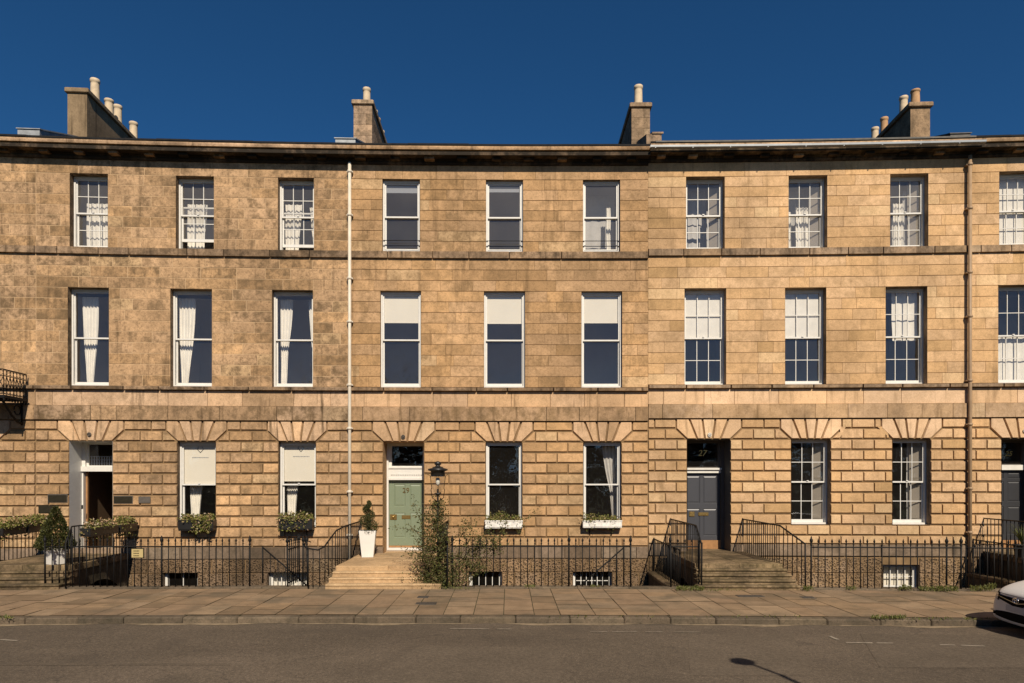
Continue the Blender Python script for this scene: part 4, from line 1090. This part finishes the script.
def trough(label, u0, u1, n0, n1, z0, z1, mat, count, cat='window box', hgt=.22, trail=.25, group='planted window boxes', blooms=.12, brk=True, sz=.06):
    c = B((u0 + u1) / 2, (n0 + n1) / 2, z0); h = thing('window_box', c, label, cat, group)
    q = MB(); t = .02; s = .015
    q.bev(u0, u1, n0, n1, z0, z0 + .03, .006); q.bev(u0, u1, n1 - t, n1 + s, z0 + .03, z1, .006); q.bev(u0, u1, n0, n0 + t, z0 + .03, z1, .006)
    q.bev(u0, u0 + t, n0 + t, n1 - t, z0 + .03, z1, .004); q.bev(u1 - t, u1, n0 + t, n1 - t, z0 + .03, z1, .004)
    if (u1 - u0) > (n1 - n0): q.bev(u0 - .012, u1 + .012, n1 + s, n1 + s + .012, z1 - .035, z1 + .004, .003)
    else:
        q.bev(u1, u1 + .012, n0, n1, z1 - .035, z1 + .004, .003); q.bev(u0 - .012, u0, n0, n1, z1 - .035, z1 + .004, .003)
    q.build('trough', M[mat], h)
    q = MB(); q.box(u0 + t, u1 - t, n0 + t, n1 - t, z0 + .03, z1 - .03); q.build('soil', M['soil'], h)
    q = MB()
    if (u1 - u0) > (n1 - n0): a, b = B(u0 + .06, (n0 + n1) / 2 + .03, z1 - .02), B(u1 - .06, (n0 + n1) / 2 + .03, z1 - .02)
    else: a, b = B((u0 + u1) / 2, n0 + .06, z1 - .02), B((u0 + u1) / 2, n1 - .06, z1 - .02)
    clumps(q, a, b, .15, hgt, int(count * 2.6), sz * 1.15, trail, 1, blooms); q.build('plants', [M['flower'], M['bloom']], h)
    if brk:
        q = MB()
        for f in (.2, .8):
            u = u0 + (u1 - u0) * f; q.tube([B(u, .03, z0 - .16), B(u, .05, z0 - .012), B(u, n1, z0 - .012)], .012, 5)
        q.build('bracket', M['iron'], h)
    return h
def px_box(a, b, ya, yb, n):
    u0, z1 = P(a, ya, n); u1, z0 = P(b, yb, n); return u0, u1, z0, z1
u0, u1, z0, z1 = px_box(178.5, 213.5, 520, 530.5, .3)
trough('black window box with trailing yellow-green plants, nearer the white porch', u0, u1, .06, .32, z0, z1, 'black', 620, trail=.45)
u0, u1, z0, z1 = px_box(279, 312.5, 519, 530, .3)
trough('black window box with short trailing plants, nearer the cream downpipe', u0, u1, .06, .32, z0, z1, 'black', 430, hgt=.19, trail=.22)
u0, u1, z0, z1 = px_box(485, 522.5, 520.5, 528.5, .3)
trough('chipped white window box with green plants and a few rusty stems, nearer the green door', u0, u1, .05, .29, z0, z1, 'boxwhite', 420, hgt=.27, trail=.06, blooms=.05, sz=.05)
u0, u1, z0, z1 = px_box(583, 622, 520.5, 528, .3)
trough('chipped white window box with low green plants, nearer the slate grey door', u0, u1, .05, .29, z0, z1, 'boxwhite', 420, hgt=.22, trail=.06, blooms=.03, sz=.05)
ur = S31[1] + .02; na, nb, nc = N_at(ur, 81), N_at(ur, 111), N_at(ur, 139)
zt = z31 + .92
trough('black trough of pinkish plants hung on the porch stair railing, farther from the wall', ur - .02, ur + .24, nb + .05, na, zt - .24, zt - .02, 'black', 520, hgt=.26, trail=.2, group='black troughs hung on the stair railings', blooms=.3, brk=False)
trough('black trough of bushy green plants hung on the porch stair railing, touching the house wall', ur - .02, ur + .24, .12, nb - .05, zt - .24, zt - .02, 'black', 560, hgt=.30, trail=.2, group='black troughs hung on the stair railings', blooms=.08, brk=False)
ul = S31[0] + .02
trough('black trough of green plants on the far stair railing, beside the clipped cone shrub', ul - .05, ul + .2, .10, 1.15, zt - .24, zt - .02, 'black', 520, hgt=.26, trail=.15, group='black troughs hung on the stair railings', blooms=.1, brk=False)
trough('black trough of green plants cut by the frame edge on the far stair railing', ul - .05, ul + .2, 1.25, 2.2, zt - .24, zt - .02, 'black', 420, hgt=.24, trail=.15, group='black troughs hung on the stair railings', blooms=.1, brk=False)

def square_pot(q, c, w0, w1, h, ph=math.pi / 4 + .05):
    k = math.sqrt(.5)
    q.lathe(c, [(w0 * k, 0), (w1 * k, h - .001), (w1 * k, h), (w1 * k - .03, h), (w1 * k - .035, h - .06)], 4, smooth=False, ph=ph)
def topiary(mb, c, rad_f, z0, z1, count, size, hole=.8):
    c = Vector(c)
    for _ in range(count):
        t = rnd.random(); t = 1 - math.sqrt(1 - t * .98) if rnd.random() < .7 else t
        a = rnd.uniform(0, 6.2832); z = z0 + (z1 - z0) * t
        bumpy = 1 + .10 * mnoise.noise(Vector((math.cos(a) * 2.4, math.sin(a) * 2.4, z * 5))) + rnd.gauss(0, .03)
        r = rad_f(t) * bumpy * (rnd.uniform(hole, 1.0) if rnd.random() < .85 else rnd.uniform(.3, hole))
        mb.leaf(c + Vector((math.cos(a) * r, math.sin(a) * r, z)), size * rnd.uniform(.6, 1.3), up=(math.cos(a) * .8, math.sin(a) * .8, .5), asp=.65)
# clipped cone by the porch
u = U(55.5, 2.75); c = B(u, 2.75, z31)
h = thing('potted_shrub', c, 'clipped cone-shaped shrub in a white pot at the head of the porch steps', 'potted shrub')
q = MB(); square_pot(q, c, .30, .40, .42, .3); q.build('pot', M['potwhite'], h)
q = MB(); q.lathe(c + Vector((0, 0, .40)), [(.14, 0), (.14, .01)], 4); q.build('soil', M['soil'], h)
q = MB(); q.tube([c + Vector((0, 0, .4)), c + Vector((.01, 0, 1.3))], [.025, .008], 6); q.build('stem', M['twig'], h)
q = MB(); topiary(q, c, lambda t: .45 * (1 - t) ** .95 * (1 - .25 * math.exp(-((t) / .06) ** 2)) + .03, .38, 1.46, 6500, .05); q.build('foliage', M['box_leaf'], h)
# spiral topiary by the green door
u = U(368, 1.0); c = B(u, 1.0, z29)
h = thing('potted_shrub', c, 'spiral-clipped shrub in a tall white tapered planter beside the green door', 'potted shrub')
q = MB(); square_pot(q, c, .32, .47, .76, math.pi / 4 + .12); q.build('pot', M['potwhite'], h)
q = MB(); q.lathe(c + Vector((0, 0, .715)), [(.28, 0), (.28, .01)], 4, ph=math.pi / 4 + .12); q.build('soil', M['soil'], h)
q = MB(); q.tube([c + Vector((0, 0, .7)), c + Vector((0, 0, 1.6))], [.02, .008], 6); q.build('stem', M['twig'], h)
q = MB()
for _ in range(4200):
    t = rnd.random() ** 1.3; a = t * 2.4 * 6.2832 - 1.2; R0 = .13 * (1 - t) + .03; rr = .12 * (1 - t) ** .8 + .04
    d = Vector((rnd.gauss(0, 1), rnd.gauss(0, 1), rnd.gauss(0, 1))).normalized() * rr * rnd.uniform(.75, 1)
    q.leaf(c + Vector((math.cos(a) * R0, math.sin(a) * R0, .80 + .78 * t)) + d, .035, up=tuple(d * 6), asp=.6)
q.build('foliage', M['box_leaf'], h)
# potted plant by the charcoal door
u = U(1022, 1.6); c = B(u, 1.6, z25)
h = thing('potted_plant', c, 'dark pot of upright yellow-green leaves on the steps behind the car', 'potted plant')
q = MB(); q.lathe(c, [(.16, 0), (.21, .3), (.225, .3), (.225, .34), (.195, .34), (.19, .28)], 14); q.build('pot', M['reveal_grey'], h)
q = MB(); q.lathe(c + Vector((0, 0, .3)), [(.19, 0), (.19, .01)], 12); q.build('soil', M['soil'], h)
q = MB()
for _ in range(90):
    a = rnd.uniform(0, 6.28); L = rnd.uniform(.35, .75); t = rnd.uniform(.15, .7); b = c + Vector((0, 0, .3)); pr = None
    for k in range(6):
        s = k / 5; p = b + Vector((math.cos(a) * t * L * s ** 1.4, math.sin(a) * t * L * s ** 1.4, L * (s - .35 * s * s * t))); w = Vector((-math.sin(a), math.cos(a), 0)) * .016 * (1 - s)
        if pr: q.face([pr[0] - pr[1], pr[0] + pr[1], p + w, p - w])
        pr = (p, w)
q.build('leaves', M['grassleaf'], h)
# straggling climber round the lantern post
ulp = U(439, 3.8); base = B(ulp, NR(ulp) - .10, 0.02)
h = thing('climbing_shrub', base, 'straggling leggy climber smothering the lantern post and stair railing', 'climber')
q = MB(); q2 = MB()
def branch(p, d, L, r, lvl):
    pts = [p]; k = 7
    for i in range(k):
        d = (d + Vector((rnd.gauss(0, .16), rnd.gauss(0, .13), rnd.gauss(.0, .12)))).normalized(); p = p + d * L / k; pts.append(p)
    q.tube(pts, [r * (1 - .75 * i / k) for i in range(k + 1)], 4, cap=False)
    dens = (16, 11, 12, 8)[lvl]
    for i in range(1, k + 1):
        for _ in range(int(dens * (1.25 - .8 * i / k))):
            q2.leaf(pts[i] + Vector((rnd.gauss(0, .055), rnd.gauss(0, .05), rnd.gauss(0, .05))), rnd.uniform(.035, .075), asp=.6)
        if lvl < 2 and i > 1 and rnd.random() < .55: branch(pts[i], (d + Vector((rnd.gauss(0, .7), rnd.gauss(0, .35), rnd.gauss(.15, .4)))).normalized(), L * .42, r * .5, lvl + 1)
for _ in range(7): branch(base + Vector((rnd.uniform(-.25, .1), rnd.uniform(-.05, .12), 0)), Vector((rnd.gauss(-.03, .07), rnd.gauss(0, .05), 1)).normalized(), rnd.uniform(1.2, 2.1), .014, 1)
for _ in range(12): branch(base + Vector((rnd.uniform(0, .75), rnd.uniform(-.05, .1), 0)), Vector((rnd.uniform(.2, .9), rnd.gauss(0, .1), 1)).normalized(), rnd.uniform(1.1, 2.0), .010, 1)
for _ in range(4): branch(base + Vector((rnd.uniform(-.4, -.1), rnd.uniform(-.05, .1), 0)), Vector((-rnd.uniform(.05, .3), 0, 1)).normalized(), rnd.uniform(.7, 1.5), .009, 2)
for _ in range(4300):
    t = rnd.random() ** 1.5; k = .31 * (1 - .7 * t) * (1 + .5 * mnoise.noise(Vector((0, 3, t * 7)))); q2.leaf(base + Vector((rnd.gauss(-.10 + .04 * math.sin(t * 9), k), rnd.gauss(0, .10), 2.15 * t)), rnd.uniform(.03, .065), asp=.6)
q.build('stems', M['twig'], h); q2.build('leaves', M['shrub_leaf'], h)
# lantern on its post
c = B(U(437.5, 3.8), 3.72, 0.03)
h = thing('lantern_post', c, 'black lantern with a clear glass globe on a slim post above the climber', 'lantern')
zl_ = HC - (489 - HY) * c.y / F; ztp = HC - (463.5 - HY) * c.y / F
q = MB(); q.tube([c, c + Vector((0, 0, zl_ - .03))], .022, 8); q.lathe(Vector((c.x, c.y, 0)), [(.03, zl_ - .42), (.045, zl_ - .40), (.03, zl_ - .36)], 10)
for s in (-1, 1):
    q.tube([(c.x, c.y, zl_ - .32), (c.x + s * .14, c.y, zl_ - .22), (c.x + s * .17, c.y, zl_ - .02), (c.x + s * .15, c.y, zl_ + .02)], .010, 5)
    q.tube([(c.x + s * .15, c.y, zl_ + .0), (c.x + s * .19, c.y, zl_ + .33), (c.x + s * .26, c.y, zl_ + .36)], .008, 5)
q.build('post', M['iron'], h)
q = MB(); q.lathe((c.x, c.y, zl_), [(.08, -.10), (.12, .0), (.17, .12), (.185, .24), (.18, .33)], 16, cap=False); q.build('glass_globe', M['glass_clear'], h)
q = MB(); q.lathe((c.x, c.y, zl_), [(.04, -.16), (.085, -.12), (.085, -.10)], 12); q.build('lantern_base', M['black'], h)
q = MB(); q.lathe((c.x, c.y, zl_), [(.165, .31), (.18, .33), (.175, .44), (.245, .46), (.245, .50), (.15, .52), (.12, .55), (.07, .56), (.05, .59), (.085, .61), (.085, .66), (.02, .69)], 16); q.build('cap', M['black'], h)
q = MB(); q.lathe((c.x, c.y, zl_), [(.02, .08), (.05, .14), (.055, .20), (.04, .28)], 10); q.build('bulb', M['dullwhite'], h)

# ------------------------------------------------------------------ signs
def sign(name, a, b, ya, yb, n, mat, label, cat, border=None, lines=0, lmat='plaque', f=None):
    u0, z1 = P(a, ya, n); u1, z0 = P(b, yb, n); c = B((u0 + u1) / 2, n, (z0 + z1) / 2); h = thing(name, c, label, cat)
    if border:
        q = MB(); q.bev(u0 - .02, u1 + .02, n, n + .012, z0 - .02, z1 + .02, .003); q.build('backplate', M[border], h)
    q = MB(); q.bev(u0, u1, n + .0121, n + .026, z0, z1, .004); q.build('plate', M[mat], h)
    if lines:
        q = MB()
        for k in range(lines):
            z = z1 - (z1 - z0) * (k + .8) / (lines + .6); x = u0 + .05
            e = u1 - .05 - rnd.uniform(0, .06)
            while x < e: w = rnd.uniform(.015, .03); q.box(x, min(x + w, e), n + .0262, n + .028, z - .012, z + .012); x += w + .008
        q.build('engraving', M[lmat], h)
    return h
sign('wall_plaque', 48.5, 67, 495, 501.8, .045, 'plaque', 'dark brass wall plaque in a pale frame, just left of the white porch', 'plaque', 'plaque_grey')
sign('wall_plaque', 38.8, 57.2, 505.3, 512.8, .045, 'plaque', 'dark brass wall plaque without a frame, lowest and farthest left of the porch', 'plaque')
sign('wall_plaque', 114.3, 132.3, 496.5, 503, .045, 'plaque', 'wide dark brass wall plaque just right of the white porch', 'plaque', 'plaque_grey')
sign('wall_plaque', 138.8, 150.8, 496.5, 503, .045, 'plaque_grey', 'narrow grey wall plaque between the porch and the first flower box', 'plaque')
nn = NR(U(138, 3.6)) - .10
sign('railing_sign', 132, 143.5, 549, 557.5, nn, 'signplate', 'small yellow brass sign tied to the pavement railing', 'sign', 'plaque', 3)

# ------------------------------------------------------------------ weeds
def weeds(name, spots, label):
    q = MB()
    for (a, b, py, n, hgt, f) in spots:
        for _ in range(n):
            px = a + (b - a) * rnd.random(); x, y = G(px, py + rnd.gauss(0, .5), 0)
            y = max(y, 11)
            q.leaf((x, y, rnd.uniform(0, hgt)), rnd.uniform(.03, .075), up=(0, 0, 1.2), asp=.35)
    tag(q.build(name, M['grassleaf']), label, 'weeds', kind='stuff')
weeds('weeds', [(676, 704, 590.5, 420, .07, 0), (704, 745, 591.3, 60, .03, 0), (803, 813, 591, 90, .09, 0), (846, 856, 590.3, 70, .07, 0), (899, 912, 590.8, 160, .10, 0), (919, 935, 591, 170, .08, 0), (935, 958, 591.5, 260, .10, 0), (970, 990, 591.5, 200, .11, 0), (985, 996, 591, 120, .16, 0),
    (872, 905, 619, 260, .03, 0), (525, 535, 588, 60, .05, 0), (590, 600, 588, 50, .05, 0), (0, 12, 618.5, 50, .02, 0), (440, 470, 589.5, 60, .03, 0), (905, 1000, 620, 60, .02, 0), (540, 800, 618, 50, .015, 0)],
    'tufts of yellow-green weeds along the railing foot and kerb')

# ------------------------------------------------------------------ parked car
M['carpaint'] = plain('silver_car_paint', (.60, .60, .59), .35, .15, .5, .03, 2)
M['carblack'] = plain('black_plastic_trim', (.004, .004, .004), .7, 0, .05, .1, 9)
M['carglass'] = plain('tinted_car_glass', (.015, .018, .02), .05, 0, .7, .05, 2)
M['tyre'] = plain('tyre_rubber', (.018, .018, .018), .85, 0, .2, .2, 20)
M['chrome'] = plain('chrome_trim', (.75, .75, .76), .15, 1.0, .5, .05, 9)
M['lampclear'] = plain('headlamp_lens', (.62, .57, .48), .08, .2, .8, .15, 9)
M['plate'] = plain('number_plate', (.42, .41, .39), .5, 0, .4, .08, 9)
CO = Vector((8.95, 12.15, ZR))
car = thing('parked_car', CO, 'silver hatchback parked at the kerb with its nose in the frame', 'car')
def Cc(x, y, z): return CO + Vector((x, y, z))
sec = [  # x, zbottom, half widths and heights: sill, bumper line, waist, shoulder, top centre
 (.00, .22, .60, .33, .56, .50, .47, .62, .42, .70), (.045, .18, .71, .33, .68, .50, .58, .65, .53, .755), (.15, .17, .80, .34, .775, .52, .70, .69, .64, .82), (.40, .18, .835, .36, .84, .55, .80, .765, .73, .90),
 (.75, .20, .82, .40, .85, .58, .845, .81, .77, .985), (1.12, .20, .82, .40, .85, .60, .845, .86, .78, 1.03), (2.0, .20, .82, .40, .85, .62, .845, .90, .78, 1.01), (3.0, .20, .82, .40, .85, .64, .84, .94, .76, 1.03),
 (3.55, .22, .80, .40, .82, .64, .80, .95, .70, 1.04), (3.80, .28, .70, .42, .74, .62, .72, .92, .60, 1.02), (3.88, .34, .5, .46, .52, .62, .5, .86, .42, .96)]
q = MB(); rows = []
for x, zb, w1, z1, w2, z2, w3, z3, w4, zt in sec:
    half = [(w1 * .55, zb), (w1, zb + .04), (w2, z1), (w2 + .01, z2), (w3, z3), (w4, z3 + (zt - z3) * .72), (w4 * .5, zt - .005)]
    rows.append([Cc(x, y, z) for y, z in [(0, zb)] + half + [(0, zt)]] + [Cc(x, -y, z) for y, z in half[::-1]])
b0 = q.grid(rows, 0, smooth=True, close=True); k = len(rows[0])
q.f.append(tuple(range(b0 + k - 1, b0 - 1, -1))); e = b0 + k * (len(rows) - 1); q.f.append(tuple(range(e, e + k))); q.m += [0, 0]; q.sm += [True, True]
body = q.build('body', M['carpaint'], car); md = body.modifiers.new('smooth', 'SUBSURF'); md.levels = 2; md.render_levels = 2
bpy.context.view_layer.update()
from mathutils.bvhtree import BVHTree
_ev = body.evaluated_get(bpy.context.evaluated_depsgraph_get()); _me = _ev.to_mesh()
bv = BVHTree.FromPolygons([body.matrix_world @ v.co for v in _me.vertices], [tuple(p.vertices) for p in _me.polygons])
def onfront(y, z, off=.006):
    hit = bv.ray_cast(Cc(-1, y, z), Vector((1, 0, 0)))[0]
    return (hit if hit else Cc(.3, y, z)) + Vector((-off, 0, 0))
def patch(name, poly_y, fz0, fz1, mat, off=.006, parent=car, k=14):
    """sheet laid on the nose between two height curves"""
    q = MB(); rows = []
    for i in range(k + 1):
        y = poly_y[0] + (poly_y[1] - poly_y[0]) * i / k
        rows.append([onfront(y, fz0(y) + (fz1(y) - fz0(y)) * j / 4, off) for j in range(5)])
    q.grid(rows, 0, smooth=True); return q.build(name, M[mat], parent)
patch('grille', (-.56, .56), lambda y: .505 + .12 * abs(y) / .56, lambda y: .67 + .025 * (abs(y) / .56) ** 2, 'carblack', .010)
patch('grille_trim', (-.52, .52), lambda y: .575 + .085 * abs(y) / .52, lambda y: .585 + .085 * abs(y) / .52, 'chrome', .018)
patch('bonnet_gap', (-.60, .60), lambda y: .700 + .012 * (abs(y) / .6) ** 2, lambda y: .708 + .012 * (abs(y) / .6) ** 2, 'carblack', .006)
patch('lower_intake', (-.56, .56), lambda y: .245 + .04 * (abs(y) / .56) ** 2, lambda y: .40 - .03 * (abs(y) / .56) ** 3, 'carblack', .008)
patch('number_plate', (-.26, .26), lambda y: .425, lambda y: .53, 'plate', .02)
for s in (-1, 1):
    patch('lamp_surround', (s * .47, s * .80), lambda y: .57 + .08 * (abs(y) - .47) / .33, lambda y: .71 + .07 * (abs(y) - .47) / .33, 'carblack', .008)
    hl = patch('headlight', (s * .50, s * .79), lambda y: .585 + .08 * (abs(y) - .50) / .29, lambda y: .69 + .07 * (abs(y) - .50) / .29, 'lampclear', .012)
    patch('fog_light', (s * .55, s * .64), lambda y: .30, lambda y: .36, 'carblack', .012)
q = MB(); ec = onfront(0, .635, .035)
def ell(ry, rz, dz=0): q.tube([ec + Vector((0, ry * math.cos(t), dz + rz * math.sin(t))) for t in [i * .3927 for i in range(17)]], .007, 6)
ell(.072, .048); ell(.026, .046); ell(.046, .018, .022)
q.build('emblem', M['chrome'], car)
# glasshouse, roof, wheels
q = MB(); gl_ = [(1.08, .70, .97, .70, .98), (1.95, .74, .98, .56, 1.43), (2.9, .74, 1.0, .55, 1.45), (3.45, .70, 1.0, .52, 1.38), (3.82, .62, 1.0, .56, 1.06)]
q.grid([[Cc(x, -w0, z0), Cc(x, -w1, z1 - .02), Cc(x, -w1 * .8, z1), Cc(x, 0, z1 + .02), Cc(x, w1 * .8, z1), Cc(x, w1, z1 - .02), Cc(x, w0, z0)] for x, w0, z0, w1, z1 in gl_], 0, smooth=True); q.build('windows', M['carglass'], car)
q = MB(); q.grid([[Cc(x, y, 1.435 + dz - .10 * (abs(y) / .6) ** 3) for y in (-.6, -.5, -.3, 0, .3, .5, .6)] for x, dz in ((1.88, .0), (2.1, .04), (2.6, .06), (3.1, .045), (3.55, -.03))], 0, smooth=True); q.build('roof', M['carpaint'], car)
q = MB()
for s in (-1, 1): q.tube([Cc(1.08, s * .71, .97), Cc(1.92, s * .585, 1.41), Cc(3.5, s * .55, 1.36), Cc(3.8, s * .60, 1.02)], .035, 6); q.tube([Cc(2.45, s * .75, .98), Cc(2.5, s * .59, 1.42)], .03, 6)
q.build('pillar', M['carpaint'], car)
for x in (.72, 3.18):
    for s in (-1, 1):
        w = MB(); R_ = .295
        w.grid([[Cc(x + r * math.cos(t), s * (.70 + d), R_ + r * math.sin(t)) for t in [i * .2618 for i in range(24)]] for r, d in ((.19, .165), (.22, .175), (.275, .17), (.295, .14), (.295, .0))], 0, smooth=True, close=True)
        wh = w.build('wheel', M['tyre'], car); w = MB()
        w.grid([[Cc(x + r * math.cos(t), s * (.70 + d), R_ + r * math.sin(t)) for t in [i * .2618 for i in range(24)]] for r, d in ((.001, .155), (.05, .165), (.19, .15), (.195, .168))], 0, smooth=True, close=True); w.build('rim', M['chrome'], wh)
for s in (-1, 1):
    w = MB(); w.lathe(Cc(1.25, s * .92, .98), [(.02, -.06), (.09, -.04), (.10, .03), (.06, .08), (.01, .09)], 10); w.build('wing_mirror', M['carpaint'], car)

# ------------------------------------------------------------------ behind the viewpoint: street lamp, garden trees, added evergreens
sl = Vector((5.12, 4.0, 0)); h = thing('street_lamp', sl, 'tall grey street lamp whose shadow falls across the road', 'street lamp')
q = MB(); q.tube([sl, sl + Vector((0, 0, 1.2)), sl + Vector((0, 0, 1.25)), sl + Vector((0, 0, 4.8))], [.085, .085, .055, .045], 12); q.build('pole', M['steel'], h)
q = MB(); q.tube([sl + Vector((0, 0, 4.75)), sl + Vector((-.08, .15, 4.92)), sl + Vector((-.18, .4, 4.96))], .03, 8); q.build('arm', M['steel'], h)
q = MB(); q.lathe(sl + Vector((-.27, .55, 4.90)), [(.05, 0), (.16, .01), (.19, .05), (.16, .11), (.05, .16)], 14); q.build('lamp_head', M['steel'], h)
def ever_mesh(seed, H, R_):
    q = MB(); st = random.getstate(); cl = []
    for _ in range(46):
        t = rnd.uniform(.08, 1); a = rnd.uniform(0, 6.28); r = R_ * (1 - t) ** .55 * rnd.uniform(.35, 1); cl.append((Vector((r * math.cos(a), r * math.sin(a), H * t)), rnd.uniform(.5, 1.0) * R_ * .42))
    for c_, s in cl:
        for _ in range(70):
            d = Vector((rnd.gauss(0, 1), rnd.gauss(0, 1), rnd.gauss(0, .8))).normalized() * s * rnd.uniform(.5, 1); q.leaf(c_ + d, rnd.uniform(.25, .45), up=tuple(d), asp=.7)
    return q
protos = []  # unseen evergreens, added to keep reflected sky out of the ground-floor panes
for i in range(2):
    H = (8.5, 7.0)[i]; L = Vector((-30 + 9 * i, -22, 0))
    h = thing('added_evergreen', L, 'unseen dense evergreen added across the road to darken ground-floor reflections', 'tree', 'unseen evergreens added for dark window reflections')
    q = ever_mesh(i, H, 3.2); q.v = [p + L for p in q.v]; cr = q.build('crown', M['ever'], h)
    q = MB(); q.tube([L, L + Vector((.1, 0, H * .6))], [.22, .06], 7); tk = q.build('trunk', M['bark'], h)
    protos.append((h, [cr, tk]))
for i in range(24):
    h, ch = protos[i % 2]; o = h.copy(); COL.objects.link(o); o.location = (-42 + 3.75 * i + rnd.uniform(-1, 1), -23 + rnd.uniform(-3, 3), 0); o.rotation_euler.z = rnd.uniform(0, 6); s = rnd.uniform(.95, 1.3); o.scale = (s, s, s)
    for c_ in ch: d = c_.copy(); COL.objects.link(d); d.parent = o
def bare_tree(L, H, label):
    h = thing('bare_tree', L, label, 'tree', 'bare garden trees across the road'); q = MB(); q2 = MB()
    def br(p, d, Ln, r, lvl, mb):
        pts = [p]
        for i in range(4): d = (d + Vector((rnd.gauss(0, .13), rnd.gauss(0, .13), rnd.gauss(.05, .08)))).normalized(); p = p + d * Ln / 4; pts.append(p)
        mb.tube(pts, [r * (1 - .4 * i / 4) for i in range(5)], 5 if lvl < 2 else 3, cap=False)
        if lvl < 5:
            for _ in range(3 if lvl else 4): br(pts[rnd.choice((2, 3, 4, 4))], (d + Vector((rnd.gauss(0, .55), rnd.gauss(0, .55), rnd.gauss(.12, .3)))).normalized(), Ln * rnd.uniform(.62, .8), r * .56, lvl + 1, q2)
    br(Vector(L), Vector((0, 0, 1)), H * .34, .24, 0, q); q.build('trunk', M['bark'], h); q2.build('branches', M['bark'], h); return h
bare_tree((-8.2, -18, 0), 17.5, 'bare branching tree across the road mirrored in the first-floor panes'); bare_tree((-15.7, -17, 0), 16.5, 'smaller bare tree across the road, beyond the taller one'); bare_tree((14, -20, 0), 13, 'bare tree across the road behind the street lamp')

# ------------------------------------------------------------------ light, sky, camera
EL, AZ = rad(40), rad(13)
sd = Vector((math.sin(AZ) * math.cos(EL), -math.cos(AZ) * math.cos(EL), math.sin(EL)))
ld = bpy.data.lights.new('sun', 'SUN'); ld.energy = 5.0; ld.angle = rad(.5); ld.color = (1, .89, .74)
lo = bpy.data.objects.new('sun', ld); COL.objects.link(lo); lo.rotation_euler = (-sd).to_track_quat('-Z', 'Y').to_euler(); lo.location = sd * 60
w = bpy.data.worlds.new('World'); scene.world = w; w.use_nodes = True; t = w.node_tree
sky = t.nodes.new('ShaderNodeTexSky'); sky.sky_type = 'NISHITA'; sky.sun_disc = False; sky.sun_elevation = EL; sky.sun_rotation = math.pi - AZ
sky.altitude = 3000; sky.air_density = 1.0; sky.dust_density = 6.0; sky.ozone_density = 10
bg = t.nodes['Background']; hs = t.nodes.new('ShaderNodeHueSaturation'); hs.inputs['Saturation'].default_value = 1.11; hs.inputs['Hue'].default_value = .493   # polarised, deep blue sky
t.links.new(sky.outputs[0], hs.inputs['Color']); t.links.new(hs.outputs[0], bg.inputs[0]); bg.inputs[1].default_value = .063
cd = bpy.data.cameras.new('camera'); cd.lens = 36 * F / 1024; cd.sensor_width = 36; cd.sensor_fit = 'HORIZONTAL'
cd.shift_x = (512 - CX) / 1024; cd.shift_y = (HY - 341.5) / 1024; cd.clip_start = .1; cd.clip_end = 3000
co = bpy.data.objects.new('camera', cd); COL.objects.link(co); co.location = (0, 0, HC); co.rotation_euler = (rad(90), 0, 0); scene.camera = co
vs = scene.view_settings; vs.view_transform = 'Standard'; vs.look = 'None'; vs.exposure = .23; vs.gamma = 1; vs.use_curve_mapping = False
scene.render.engine = 'CYCLES'; cy = scene.cycles; cy.max_bounces = 6; cy.diffuse_bounces = 4; cy.glossy_bounces = 3; cy.transparent_max_bounces = 12; cy.transmission_bounces = 4
cy.use_denoising = True; cy.caustics_reflective = False; cy.caustics_refractive = False; cy.use_adaptive_sampling = True
